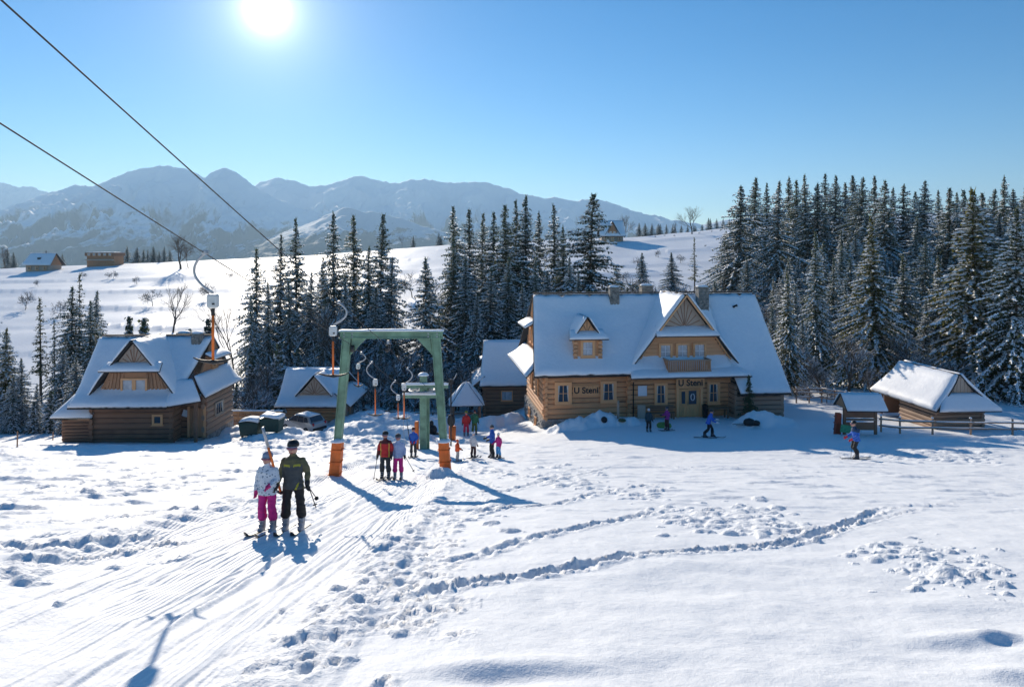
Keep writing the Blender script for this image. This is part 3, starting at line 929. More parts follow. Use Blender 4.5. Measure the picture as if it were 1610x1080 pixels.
for px, top, d, v_, wd in ((1240, 426, 66, 1, .9), (1283, 362, 73, 2, .85), (1376, 336, 70, 1, .95), (1422, 400, 76, 2, .9), (1530, 292, 67, 0, .95), (1598, 322, 62, 0, .9), (1480, 400, 75, 1, .85), (1330, 440, 78, 2, .9), (1455, 470, 70, 2, .8), (1570, 400, 72, 1, .9), (1650, 360, 66, 1, .9), (1410, 500, 72, 2, .8), (1262, 500, 70, 1, .8), (1215, 480, 76, 2, .8)):
    lab_ = {1530: 'tallest broad spruce with snow-laden boughs, rising right behind the wooden hut', 1376: 'big pointed snow-laden spruce rising behind the notice shelter', 1240: 'snow-laden spruce against the right gable of the inn', 1283: 'tall snow-laden spruce above the frosted trees beside the inn'}.get(px)
    spruce(px, top, d, 'heavy', lab_ or LN, None if lab_ else GN, wide=wd, var=v_)

# far tree lines on the crest
GK = 'far spruces along the hill crest'
LK = 'tiny far spruce on the hill crest against the haze'
for px, top in [(12, 392), (22, 398), (55, 402), (98, 400), (165, 398), (186, 396), (200, 388), (213, 392), (216, 390), (226, 393), (232, 394), (241, 389), (250, 396), (258, 390), (267, 393), (650, 372), (690, 366), (693, 372), (760, 372)] + [(1005 + i * 8 + (i * 37 % 7), 352 - i * .6 + (i * 53 % 13)) for i in range(19)] + [(1600 + i * 9, 318 - (i % 3) * 5) for i in range(5)]:
    d = 262 + treerng.rand() * 25
    spruce(px, top - 2, d, 'plain', LK, GK, wide=1.25, hmin=4.0)

# bare broad-leaved trees
BARE = [make_bare(51, 12, False, .5, 5, .16, .26), make_bare(52, 12, False, .42, 5, .13, .32), make_bare(53, 12, False, .6, 5, .15, .22)]
BSN = [make_bare(61, 10, True, .62, 5, .15, .2, (4, 4, 3, 3, 3)), make_bare(62, 10, True, .7, 5, .12, .16, (5, 4, 3, 3, 3))]
SHR = [make_bare(71, 2.2, True, .8, 4, .025, .22, (6, 4, 3, 2)), make_bare(72, 2.2, True, .9, 4, .025, .2, (6, 4, 3, 2))]
def top_of(me): return max(v.co.z for v in me.vertices)
_tops = {}
def bare(px, top, d, pair, label, group=None, name='bare_tree', cat='tree', wide=1.0):
    x = (px - 805) / F * d; zb = gz(x, d)
    Hh = max(CAMZ - (top - 400) / F * d - zb, .8)
    key = pair[1].name
    if key not in _tops: _tops[key] = top_of(pair[1])
    k = Hh / _tops[key]
    e = empty(name, (x, d, zb - .08), treerng.rand() * 6.28, label, cat, group)
    e.scale = (k * wide, k * wide, k)
    link('trunk', pair[0], e); link('branches', pair[1], e)
    return e
bare(284, 366, 225, BARE[0], 'large bare tree on the crest of the far field', wide=1.7)
bare(296, 378, 228, BARE[1], 'second bare trunk growing against the large bare crest tree', wide=1.4)
bare(272, 440, 120, BARE[2], 'bare forked tree half way down the far field')
bare(368, 440, 84, BARE[1], 'slender leafless tree right of the hanging tow bar', wide=.9)
bare(352, 545, 72, BARE[1], 'thin bare sapling beside the dark log house gable', wide=.6)
bare(1088, 322, 240, BARE[0], 'tall leafless tree on the crest above the inn', wide=1.3)
bare(982, 336, 265, BARE[0], 'round leafless tree beside the hillside chalet', wide=1.1)
bare(1063, 346, 262, BARE[1], 'leafless tree in the far crest tree line', wide=1.0)
bare(8, 386, 262, BARE[0], 'leafless tree at the far end of the crest beside the chalet')
bare(632, 366, 262, BARE[1], 'small leafless tree alone on the crest above the lift gate')
bare(30, 640, 57, BSN[1], 'frosted bush at the bottom of the yard beside the dark log house', name='frosted_bush', cat='bush')
bare(1335, 520, 64, BSN[0], 'snow-covered spreading tree behind the notice shelter', wide=1.15)
bare(1290, 560, 66, BSN[1], 'snow-covered many-stemmed tree beside the inn gable', wide=1.1)
bare(1195, 470, 92, BARE[1], 'brown leafless tree at the foot of the forest behind the inn', wide=.9)
bare(1440, 520, 66, BSN[1], 'snow-crusted low tree behind the hut roof', wide=1.0)
bare(645, 520, 82, BARE[1], 'slim bare birch between the lone spruce and the dense stand', wide=.6)
bare(760, 560, 76, BSN[0], 'frosted tree behind the small log annex', wide=1.0)
for px_, tp_, d_ in ((420, 560, 71), (462, 572, 73), (500, 556, 75), (572, 572, 74), (600, 552, 76), (640, 548, 77), (690, 556, 76), (716, 580, 74), (742, 566, 75), (392, 588, 69), (520, 585, 72), (665, 585, 73), (545, 548, 78), (1420, 560, 62), (1500, 560, 63), (1250, 540, 68), (1370, 570, 61)):
    bare(px_, tp_, d_, BSN[px_ % 2], 'frosted leafless tree in the hollow below the spruces' if px_ < 1000 else 'frosted leafless tree at the foot of the hillside forest', 'frosted leafless trees of the hollow' if px_ < 1000 else 'frosted leafless trees at the forest foot', 'frosted_tree', 'tree', 1.2)
bare(545, 470, 84, BSN[1], 'frosted bare tree rising behind the crossbar of the gate', wide=.9)
for px, top, d in ((178, 424, 205), (170, 427, 206), (130, 426, 208), (1010, 430, 118), (1190, 452, 100), (1075, 440, 110), (680, 560, 76), (620, 560, 74), (720, 570, 74), (585, 590, 70), (650, 590, 70), (700, 600, 70), (460, 590, 74), (400, 600, 66), (1300, 600, 60), (1270, 590, 62), (1400, 590, 62), (740, 590, 72), (40, 455, 150), (95, 470, 140), (240, 452, 150), (330, 440, 160), (360, 425, 190), (215, 433, 190), (60, 438, 190), (1000, 402, 170), (1035, 392, 190), (1070, 398, 175), (1110, 384, 200), (1130, 395, 180), (985, 425, 150), (1060, 370, 235), (1120, 366, 240), (690, 440, 130), (648, 425, 150), (1030, 372, 240), (1045, 371, 242), (1100, 368, 238)):
    bare(px, top, d, SHR[int(px) % 2], 'low frosted shrub on the snowy bank', 'frosted shrubs', 'frosted_shrub', 'shrub', 1.1)

# ================================================================ building parts
M['log'] = wood('honey_log', (.48, .24, .115), (.6, 9, 9))
M['log_dark'] = wood('dark_log', (.205, .105, .060), (.6, 9, 9))
M['log_grey'] = wood('weathered_log', (.27, .175, .12), (.6, 9, 9))
M['plank'] = wood('golden_plank', (.52, .27, .13), (9, 9, .8))
M['plank_grey'] = wood('weathered_plank', (.32, .245, .185), (9, 9, .8))
M['plank_brown'] = wood('brown_plank', (.33, .165, .085), (9, 9, .8))
M['trim'] = wood('pale_trim', (.64, .325, .15), (6, 6, 1.5), .3)
M['shingle'] = plain('dark_shingle', (.045, .038, .035), .85, var=.4, scale=9, bmp=.4)
M['stone'] = plain('field_stone', (.30, .275, .25), .9, var=.5, scale=2.6, bmp=.8)
M['chim'] = plain('chimney_stone', (.24, .215, .185), .9, var=.55, scale=5, bmp=.8)
M['door_wood'] = wood('door_wood', (.56, .275, .115), (8, 8, 1), .3)
M['dark_iron'] = plain('dark_iron', (.02, .02, .022), .5, .4, .3)
M['letter'] = plain('black_lettering', (.012, .012, .014), .55, var=.2)
M['white_board'] = plain('white_board', (.72, .74, .78), .6, var=.06, scale=20)
M['curtain'] = plain('curtain', (.62, .60, .55), .9, var=.18, scale=5)
m, nt, bs = nodemat('window_glass'); M['glass'] = m
bs.inputs['Base Color'].default_value = (.035, .05, .07, 1); bs.inputs['Roughness'].default_value = .06
bs.inputs['Specular IOR Level'].default_value = .8
f = noise_n(nt, 2.5, 3, .5, coords(nt)); bump(nt, bs, f, .08, .02)
m, nt, bs = nodemat('pale_glass'); M['glass_pale'] = m
f = noise_n(nt, 3.0, 3, .5, coords(nt))
nt.links.new(ramp(nt, f, [(.3, (.30, .34, .38)), (.7, (.50, .52, .54))]), bs.inputs['Base Color'])
bs.inputs['Roughness'].default_value = .12; bs.inputs['Specular IOR Level'].default_value = .7

def slab(name, parent, P, nu, nv, t, mat, wob=0.0, soft=True, ripple=0.0, seed=0.0, off=0.0):
    """closed sheet over the surface P(a, b), a and b in 0..1, thickness t upward; soft rounds its rim"""
    a = np.linspace(0, 1, nu + 1); b_ = np.linspace(0, 1, nv + 1)
    A, B = np.meshgrid(a, b_, indexing='ij')
    S = np.array([[P(float(x), float(y)) for y in b_] for x in a], float)
    du = np.gradient(S, axis=0); dv = np.gradient(S, axis=1)
    N = np.cross(du, dv); N /= np.linalg.norm(N, axis=2, keepdims=True) + 1e-9
    if N[..., 2].mean() < 0: N = -N
    th_ = np.full(A.shape, t)
    if soft:
        e = np.minimum(np.minimum(A, 1 - A) * nu, np.minimum(B, 1 - B) * nv)
        th_ = t * np.where(e < .5, .55, np.where(e < 1.5, .88, 1.0))
    if wob:
        th_ = th_ + 1.5 * wob * fbm(S[..., 0] * .55 + seed * 3.1, (S[..., 1] + S[..., 2]) * .55 + seed, 3) + wob * .35 * perlin(S[..., 0] * 2.1 + seed, S[..., 2] * 2.1)
    if ripple:
        ph = np.abs(((B * nv * .5) % 1.0) - .5) * 2
        th_ = th_ + ripple * (ph - .5) * (e > 1.5 if soft else 1)
    lo = S + N * off; hi = S + N * (off + np.maximum(th_, .02))[..., None]
    n0, n1 = A.shape
    V = np.concatenate([lo.reshape(-1, 3), hi.reshape(-1, 3)])
    idx = np.arange(n0 * n1).reshape(n0, n1); K = n0 * n1
    fs = []
    q = np.stack([idx[:-1, :-1], idx[1:, :-1], idx[1:, 1:], idx[:-1, 1:]], -1).reshape(-1, 4)
    fs.append(q[:, ::-1]); fs.append(q + K)
    for e0 in (idx[0, :], idx[:, -1], idx[-1, ::-1], idx[::-1, 0]):
        fs.append(np.stack([e0[:-1], e0[1:], e0[1:] + K, e0[:-1] + K], -1))
    Qs = np.concatenate(fs)
    o = np_mesh(name, V, Qs, soft, [mat], parent)
    bm = bmesh.new(); bm.from_mesh(o.data); bmesh.ops.recalc_face_normals(bm, faces=bm.faces); bm.to_mesh(o.data); bm.free()
    return o

def pl(pts, t):
    """point on a polyline, t in 0..1 by length"""
    L = [0]
    for p, q in zip(pts, pts[1:]): L.append(L[-1] + math.dist(p, q))
    s = t * L[-1]
    for i in range(len(pts) - 1):
        if s <= L[i + 1] + 1e-9:
            f = (s - L[i]) / max(L[i + 1] - L[i], 1e-9)
            return tuple(a + (b - a) * f for a, b in zip(pts[i], pts[i + 1]))
    return pts[-1]

def roof(parent, P, nu=24, nv=16, t=.26, wob=.05, ripple=.015, seed=0.0, name='roof', th_sh=.07, snow_off=.0):
    """a roof plane of dark shingles with its blanket of snow as sub-part"""
    r_ = slab(name, parent, P, max(4, nu // 3), max(4, nv // 2), th_sh, M['shingle'], soft=False)
    def inset(a, b):
        n0 = float(perlin(np.array(a * nu * .55 + seed * 3.7), np.array(seed * 1.3 + .5))); n1 = float(perlin(np.array(a * nu * .8 + seed), np.array(7.1 + seed)))
        b0 = (.012 + .05 * max(0.0, n0)) if nv >= 14 else .006
        b1 = .992 - .03 * max(0.0, n1) - .004
        return P(.004 + .992 * a, b0 + (b1 - b0) * b)
    s_ = slab('snow', r_, inset, nu, nv, t * 1.3, M['snow_roof'], wob, True, ripple, seed, th_sh + .004)
    return r_

def log_wall(parent, p0, p1, z0, z1, n, mat, out=.0, thick=.24, ends=.28, name='wall', seed=0, vary=.15):
    """wall of stacked logs, each log a piece of the wall; p0, p1 in plan"""
    r = random.Random(seed)
    p0 = Vector((*p0, 0)); p1 = Vector((*p1, 0))
    d = (p1 - p0); L = d.length; d.normalize(); nrm = Vector((d.y, -d.x, 0))
    core = MB().beam(p0 + Vector((0, 0, (z0 + z1) / 2)) - nrm * .03, p1 + Vector((0, 0, (z0 + z1) / 2)) - nrm * .03, thick * .55, z1 - z0 - .04)
    w = core.build(name, [M['shingle']], parent)
    hs = [1 + r.uniform(-vary, vary) for _ in range(n)]
    k = (z1 - z0) / sum(hs); z = z0
    for i, h_ in enumerate(hs):
        h_ *= k
        e0 = ends * (1 if i % 2 else .7); e1 = ends * (.7 if i % 2 else 1)
        a = p0 - d * e0; b_ = p1 + d * e1
        c = z + h_ / 2
        mb = MB()
        prof = []
        hw = thick / 2; hh = h_ / 2 - .02
        for (x_, y_) in ((-1, -.4), (-.45, -1), (.45, -1), (1, -.4), (1, .4), (.45, 1), (-.45, 1), (-1, .4)):
            prof.append((x_ * hw, y_ * hh))
        rings = []
        for s_ in (0, .33, .66, 1):
            q = a.lerp(b_, s_); jx = r.uniform(-.012, .012); jz = r.uniform(-.012, .012)
            rings.append([q + nrm * (x_ + jx) + Vector((0, 0, c + y_ + jz)) for x_, y_ in prof])
        mb.loft(rings)
        mb.build('log', [mat], w)
        z += h_
    return w

def window(parent, c, w, h_, nrm=(0, -1), frame=.14, pane=None, cols=2, rows=2, name='window', trim=None, dep=.10):
    """frame, sill, glass and glazing bars; c = centre on the wall face, nrm = outward direction in plan"""
    n = Vector((nrm[0], nrm[1], 0)).normalized(); s = Vector((-n.y, n.x, 0)); c = Vector(c)
    rot = Matrix((s, -n, Vector((0, 0, 1)))).transposed()
    trim = trim or M['trim']
    f = MB()
    for sg in (-1, 1):
        f.box(c + s * sg * (w / 2 + frame / 2) + n * dep / 2, (frame, dep, h_ + 2 * frame), rot)
        f.box(c + Vector((0, 0, sg * (h_ / 2 + frame / 2))) + n * (dep / 2 + .004), (w - .004, dep, frame - .002), rot)
    o = f.build(name, [trim], parent)
    MB().box(c + n * (dep * .25), (w, .02, h_), rot).build('pane', [pane or M['glass']], o)
    g = MB()
    for i in range(1, cols):
        g.box(c + s * (w * (i / cols - .5)) + n * (dep * .45), (.045, .04, h_ - .004), rot)
    for i in range(1, rows):
        g.box(c + Vector((0, 0, h_ * (i / rows - .5))) + n * (dep * .45 + .003), (w - .004, .04, .04), rot)
    if pane is M['glass'] and w > .5:
        for sg in (-1, 1):
            MB().prism([c + s * sg * w * .5 + n * (dep * .3) + Vector((0, 0, z_)) for z_ in (h_ * .5, -h_ * .5)] + [c + s * sg * w * .44 + n * (dep * .3) + Vector((0, 0, -h_ * .5)), c + s * sg * w * .34 + n * (dep * .3) + Vector((0, 0, h_ * .5))], n * .006).build('curtain', [M['curtain']], o)
    if g.v: g.build('glazing_bar', [M['white_board'] if pane is M['glass_pale'] else trim], o)
    MB().box(c + Vector((0, 0, -h_ / 2 - frame - .02)) + n * (dep / 2 + .03), (w + 2 * frame + .1, dep + .08, .05), rot).build('sill', [trim], o)
    return o

def chimney(parent, c, size, top, name='chimney'):
    h_ = top - c[2]
    mb = MB().box((c[0], c[1], c[2] + h_ / 2), (size[0], size[1], h_), None, 0, .03)
    o = mb.build(name, [M['chim']], parent)
    r = random.Random(int(top * 100))
    for i in range(int(h_ / .22)):
        for j in range(3):
            x_ = c[0] + (j - 1) * size[0] * .33 + r.uniform(-.03, .03)
            MB().box((x_, c[1] - size[1] / 2 - .01, c[2] + .12 + i * .22 + r.uniform(-.02, .02)), (size[0] * r.uniform(.24, .31), .07, r.uniform(.15, .2)), None, 0, .03).build('stone', [M['chim']], o)
    MB().box((c[0], c[1], top + .04), (size[0] + .14, size[1] + .14, .09), None, 0, .02).build('cap', [M['chim']], o)
    mb = MB().ell((c[0], c[1], top + .085), (size[0] * .58, size[1] * .58, .17), 12, 6, z0=0.0)
    mb.build('snow', [M['snow_roof']], o, True)
    return o

def gable_rays(parent, A, B, C, nrm, mat, name='gable', rays=9, beard=.06):
    """triangular boarded gable A, B = base corners, C = apex, with fanned battens"""
    A, B, C = Vector(A), Vector(B), Vector(C); n = Vector(nrm).normalized()
    o = MB().prism([A, B, C], -n * .08).build(name, [mat], parent)
    base_ = A.lerp(B, .5) + n * .012 + (C - A.lerp(B, .5)) * .02
    for i in range(rays):
        t = (i + .5) / rays
        if t < .5: tip = A.lerp(C, t * 2)
        else: tip = C.lerp(B, (t - .5) * 2)
        tip = base_.lerp(tip + n * .012, .88)
        wd = .035 + .012 * (i % 2)
        MB().beam(base_.lerp(tip, .12), tip, wd, .03, up=n, w1=wd * 1.6).build('board', [M['log_dark']], o)
    return o

def text_mesh(txt, size, ext=.012, offs=.016):
    cu = bpy.data.curves.new('lettering', 'FONT')
    cu.body = txt; cu.size = size; cu.extrude = ext; cu.offset = offs; cu.align_x = 'CENTER'; cu.align_y = 'CENTER'
    ob = bpy.data.objects.new('lettering', cu); COL.objects.link(ob)
    dg = bpy.context.evaluated_depsgraph_get()
    me = bpy.data.meshes.new_from_object(ob.evaluated_get(dg))
    bpy.data.objects.remove(ob); bpy.data.curves.remove(cu)
    return me

def sign(parent, c, w, h_, txt, size):
    o = MB().box(c, (w, .06, h_), None, 0, .012).build('sign', [M['trim']], parent)
    me = text_mesh(txt, size)
    l_ = link('lettering', me, o, [M['letter']])
    l_.location = (c[0], c[1] - .042, c[2]); l_.rotation_euler = (R(90), 0, 0)
    return o

# ================================================================ the inn
rotI = R(7)
inn = empty('log_inn', ((858 - 805) / F * 53, 53, CAMZ - 12.8), rotI, 'large log inn with steep snow roof, big balcony dormer and two name boards', 'inn')
RV, RW = 4.8, 9.3
left_prof = [(RV, RW), (2.6, 7.05), (.6, 5.0), (-.5, 4.05), (-1.35, 3.45)]
right_prof = [(RV, RW), (2.4, 6.85), (0, 4.45), (-2.55, 1.95)]
back_prof = [(RV, RW), (9, 5.1), (10.6, 3.7)]
def strip(prof, u0t, u0b, u1t, u1b):
    def P(a, b):
        v, w = pl(prof, b)
        return ((u0t + (u0b - u0t) * b) * (1 - a) + (u1t + (u1b - u1t) * b) * a, v, w)
    return P
UR = 18.9
roof(inn, strip(left_prof, -.3, -1.15, 14.9, 14.9), 44, 26, .2, .05, .02, 1.0)
roof(inn, strip(right_prof, 14.7, 14.7, UR + .5, UR - .1), 16, 26, .2, .05, .02, 2.0)
roof(inn, strip(back_prof, -.3, -.9, UR + .5, UR), 16, 8, .2, .04, 0, 3.0)
MB().beam((-.2, RV, RW + .22), (UR + .3, RV, RW + .22), .34, .10).build('ridge_board', [M['shingle']], inn)
# walls of logs on a stone footing
log_wall(inn, (0, 0), (6.6, 0), 0, 3.55, 9, M['log'], seed=1)
log_wall(inn, (6.6, -.45), (14.6, -.45), 0, 3.3, 9, M['log'], seed=2)
log_wall(inn, (6.6, .0), (6.6, -.45), 0, 3.3, 9, M['log'], seed=3, ends=.05)
log_wall(inn, (0, 9.4), (0, 0), -.1, 3.75, 10, M['log'], seed=4)
log_wall(inn, (14.7, -1.7), (UR - .4, -1.7), 0, 1.75, 5, M['log_grey'], seed=5, ends=.12)
log_wall(inn, (UR - .4, -1.7), (UR - .4, 9.4), 0, 1.9, 5, M['log_grey'], seed=6, ends=.12)
log_wall(inn, (14.7, -.4), (14.7, -1.7), 0, 2.6, 7, M['log_grey'], seed=7, ends=.05)
st = MB().box((9.0, 4.7, -.95), (18.6, 9.7, 1.88)).build('foundation', [M['stone']], inn)
rs_ = random.Random(4)
for i in range(70):      # field stones showing in the footing below the left gable and the front corner
    v = rs_.uniform(-.1, 9.3); w = rs_.uniform(-1.6, -.1); s_ = rs_.uniform(.16, .34)
    MB().box((-.31, v, w), (.16, s_ * 1.3, s_ * .8), None, 0, .05).build('stone', [M['stone']], st)
for i in range(46):
    u = rs_.uniform(-.2, 6.5); w = rs_.uniform(-.8, -.08); s_ = rs_.uniform(.16, .32)
    MB().box((u, -.16, w), (s_ * 1.3, .14, s_ * .8), None, 0, .05).build('stone', [M['stone']], st)
# left gable: boarded wall between two small pent roofs
gw = MB().prism([(-.26, .3, 3.6), (-.26, 9.3, 3.6), (-.26, RV + .3, RW - .3), (-.26, RV - .3, RW - .3)], (.12, 0, 0)).build('gable', [M['plank']], inn)
for i in range(12):
    v = 1.2 + i * .62
    top = RW - .5 - abs(v - RV) * 1.18
    if top > 3.9: MB().beam((-.29, v, 3.6), (-.29, v, top), .06, .07).build('board', [M['plank']], gw)
roof(inn, lambda a, b: (-.2 - 1.5 * b, (.35 - 1.55 * b) + a * (8.9 + 2.6 * b), 4.75 - 1.35 * b - .12 * math.sin(b * 3.1)), 12, 8, .2, .04, 0, 4.0, 'pent_roof')
roof(inn, lambda a, b: (-.2 - 1.0 * b, 2.75 + a * 4.1, 7.25 - .55 * b), 6, 4, .16, .03, 0, 5.0, 'pent_roof')
window(inn, (-.27, 3.9, 5.9), .75, 1.0, (-1, 0), .12, M['glass'], 2, 2)
window(inn, (-.27, 5.6, 5.9), .75, 1.0, (-1, 0), .12, M['glass'], 2, 2)
window(inn, (-.14, 3.2, 2.0), .8, 1.0, (-1, 0), .14, M['glass'], 2, 2)
window(inn, (-.14, 6.4, 2.0), .8, 1.0, (-1, 0), .14, M['glass'], 2, 2)
window(inn, (-.36, 2.6, -.75), .6, .55, (-1, 0), .08, M['glass'], 3, 1)
window(inn, (-.36, 6.0, -.75), .6, .55, (-1, 0), .08, M['glass'], 3, 1)
# ground-floor windows, name boards, door
window(inn, (1.35, -.13, 2.0), .82, 1.25, (0, -1), .26, M['glass'], 2, 2)
window(inn, (4.95, -.13, 2.05), .82, 1.25, (0, -1), .24, M['glass'], 2, 2)
sign(inn, (3.15, -.19, 2.2), 2.05, .78, 'U Steni', .66)
window(inn, (9.05, -.58, 1.85), .66, 1.35, (0, -1), .2, M['glass'], 2, 2)
window(inn, (13.35, -.58, 1.85), .66, 1.35, (0, -1), .2, M['glass'], 2, 2)
sign(inn, (11.35, -.86, 2.72), 2.35, .74, 'U Steni', .68)
dr = MB()
dr.box((11.35, -.62, 1.12), (1.75, .10, 2.2), None, 0, .02)
door = dr.build('door', [M['door_wood']], inn)
fr = MB()
for sg in (-1, 1): fr.box((11.35 + sg * .98, -.66, 1.16), (.2, .2, 2.34))
fr.box((11.35, -.665, 2.36), (2.15, .2, .16))
fr.build('frame', [M['trim']], door)
for i in range(6):
    MB().box((11.35 + (i - 2.5) * .27, -.685, .5), (.235, .04, .85), None, 0, .012).build('panel', [M['door_wood']], door)
MB().box((10.85, -.69, 1.55), (.28, .03, .95)).build('pane', [M['glass']], door)
MB().box((11.6, -.69, 1.55), (.62, .03, 1.05)).build('pane', [M['glass']], door)
pts = [(11.6 + .15 * math.sin(t * .6), -.72, 1.58 + .26 * math.cos(t * .6)) for t in range(11)]
MB().tube(pts, .035, 6).build('wreath', [M['white_board']], door, True)
MB().tube([(11.2, -.70, 1.0), (11.2, -.76, 1.02), (11.2, -.76, 1.22), (11.2, -.70, 1.24)], .016, 6).build('handle', [M['dark_iron']], door)
MB().box((7.55, -.62, 2.15), (.72, .04, .8), None, 0, .01).build('notice_board', [M['white_board']], inn)
MB().tube([(6.35, -1.3, 3.4), (6.75, -.75, 3.1), (6.8, -.68, 2.8), (6.8, -.68, 0)], .05, 8).build('drainpipe', [M['dark_iron']], inn, True)
# porch roof below the dormer, balcony, dormer
porch = [(.35, 4.3), (-.8, 3.75), (-2.0, 3.28)]
roof(inn, strip(porch, 6.7, 6.2, 15.2, 15.9), 30, 8, .18, .04, 0, 6.0, 'porch_roof')
for u in (6.5, 15.4):
    MB().beam((u, -.4, 2.5), (u, -1.7, 3.22), .14, .18).build('bracket', [M['log']], inn)
bal = MB().box((11.0, -.95, 3.62), (3.4, 1.5, .12), None, 0, .01).build('balcony', [M['log_grey']], inn)
for z_ in (3.78, 4.62):
    MB().box((11.0, -1.66, z_), (3.44, .1, .1)).build('rail', [M['log_grey']], bal)
for i in range(20):
    MB().box((9.38 + i * .1705, -1.665, 4.2), (.115, .05, .74)).build('slat', [M['plank_brown']], bal)
for sg in (-1, 1):
    MB().box((11.0 + sg * 1.68, -.95, 4.62), (.09, 1.42, .09)).build('rail', [M['log_grey']], bal)
    for i in range(7):
        MB().box((11.0 + sg * 1.68, -.35 - i * .18, 4.18), (.05, .11, .78)).build('slat', [M['plank_brown']], bal)
DU = 11.1
dw = MB().prism([(7.35, -.12, 4.1), (15.0, -.12, 4.1), (13.55, -.12, 6.25), (8.65, -.12, 6.25)], (0, .3, 0)).build('dormer_wall', [M['log']], inn)
for i in range(7):
    w0 = 4.16 + i * .3
    f0 = (w0 - 4.1) / 2.15
    a0 = 7.42 + 1.3 * f0; a1 = 14.93 - 1.45 * f0
    MB().beam((a0, -.14, w0 + .14), (a1, -.14, w0 + .14), .10, .27).build('log', [M['log']], dw)
for k, u in enumerate((9.55, 10.95, 12.35)):
    window(inn, (u, -.2, 5.12), .78, 1.0, (0, -1), .17, M['glass_pale'], 2, 2, dep=.12)
for sg, e0, e1 in ((-1, 7.2, 8.6), (1, 15.1, 13.6)):
    MB().beam((e0, -.28, 4.15), (e1, -.28, 6.3), .1, .22, up=(0, 1, 0)).build('bargeboard', [M['trim']], inn)
dpl = [(DU, 9.62), (9.2, 7.15), (8.4, 6.1), (6.75, 4.0)]
dprr = [(DU, 9.62), (13.05, 7.15), (13.8, 6.1), (15.45, 4.0)]
def dorm(prof, v0, v1):
    def P(a, b):
        u, w = pl(prof, b)
        return (u, v0 + (v1 - v0) * a - .0 * b, w)
    return P
roof(inn, dorm(dpl, -.75, 4.7), 14, 20, .18, .03, 0, 7.0, 'dormer_roof')
roof(inn, dorm(dprr, -.75, 4.7), 14, 20, .18, .03, 0, 8.0, 'dormer_roof')
roof(inn, lambda a, b: (8.75 - .25 * b + a * (4.65 + .5 * b), .1 - 1.25 * b, 7.02 - .68 * b), 14, 5, .16, .03, 0, 9.0, 'pent_roof')
gable_rays(inn, (9.15, -.2, 6.95), (13.1, -.2, 6.95), (DU, -.2, 9.5), (0, -1, 0), M['plank_grey'], rays=11)
for a_, b_ in (((DU, -.72, 9.56), (8.95, -.72, 6.85)), ((DU, -.72, 9.56), (13.25, -.72, 6.85))):
    MB().beam(a_, b_, .10, .2, up=(0, 1, 0)).build('bargeboard', [M['trim']], inn)
# small dormer
sdw = MB().box((3.3, 1.0, 5.45), (2.0, 2.2, 1.9)).build('dormer_wall', [M['log']], inn)
for i in range(6):
    for sg in (-1, 1):
        MB().box((3.3 + sg * .98, -.14, 4.68 + i * .31), (.34, .32, .27), None, 0, .04).build('log', [M['log']], sdw)
window(inn, (3.3, -.12, 5.45), .75, 1.0, (0, -1), .2, M['glass_pale'], 2, 2)
roof(inn, lambda a, b: (1.95 - .22 * b + a * (2.7 + .44 * b), .55 - 1.2 * b, 6.75 - .6 * b), 10, 5, .15, .03, 0, 10.0, 'pent_roof')
gable_rays(inn, (2.55, .12, 6.62), (4.05, .12, 6.62), (3.3, .12, 7.75), (0, -1, 0), M['plank'], rays=5)
for pr in ([(3.3, 7.85), (2.35, 6.45)], [(3.3, 7.85), (4.25, 6.45)]):
    roof(inn, dorm(pr, -.25, 3.3), 10, 6, .13, .02, 0, 11.0, 'dormer_roof')
chimney(inn, (6.55, 4.05, 7.6), (.8, .7), 9.95)
chimney(inn, (10.2, 6.6, 7.2), (1.0, .8), 9.95)
chimney(inn, (14.15, 3.55, 7.2), (.9, .8), 9.95)
MB().tube([(16.9, 3.4, 7.6), (16.9, 3.4, 8.35), (17.05, 3.1, 8.45)], .11, 8).build('vent_pipe', [M['dark_iron']], inn, True)

# back annex of the inn
ann = empty('log_annex', ((757 - 805) / F * 70, 70, CAMZ - 15.6), R(4), 'small log annex with plain snow roof and one window, behind the inn gable', 'house')
ap_ = [(3.2, 6.3), (.6, 3.4), (-1.0, 2.15)]
roof(ann, strip(ap_, .3, -.25, 5.3, 5.2), 16, 12, .2, .04, .01, 21.0)
roof(ann, strip([(3.2, 6.3), (7.2, 2.4)], .3, -.2, 5.3, 5.2), 8, 6, .2, .03, 0, 22.0)
log_wall(ann, (.35, 0), (5.0, 0), -1.0, 2.45, 9, M['log_dark'], seed=21)
log_wall(ann, (.35, 6.2), (.35, 0), -1.0, 2.45, 9, M['log_dark'], seed=22)
MB().box((2.7, 3.1, -.6), (4.4, 5.9, 2.2)).build('foundation', [M['stone']], ann)
MB().prism([(.45, .3, 2.4), (.45, 6.1, 2.4), (.45, 3.2, 6.0)], (.1, 0, 0)).build('gable', [M['plank_brown']], ann)
roof(ann, lambda a, b: (.4 - 1.3 * b, -.3 - .6 * b + a * (6.6 + 1.2 * b), 3.1 - .95 * b), 8, 5, .18, .03, 0, 23.0, 'pent_roof')
roof(ann, lambda a, b: (.45 - .5 * b, 2.3 + a * 1.8, 4.6 - .25 * b), 4, 3, .12, .02, 0, 24.0, 'pent_roof')
window(ann, (2.6, -.12, 1.1), 1.0, .85, (0, -1), .1, M['glass_pale'], 2, 1)
chimney(ann, (5.0, 4.2, 5.0), (.5, .5), 6.7)

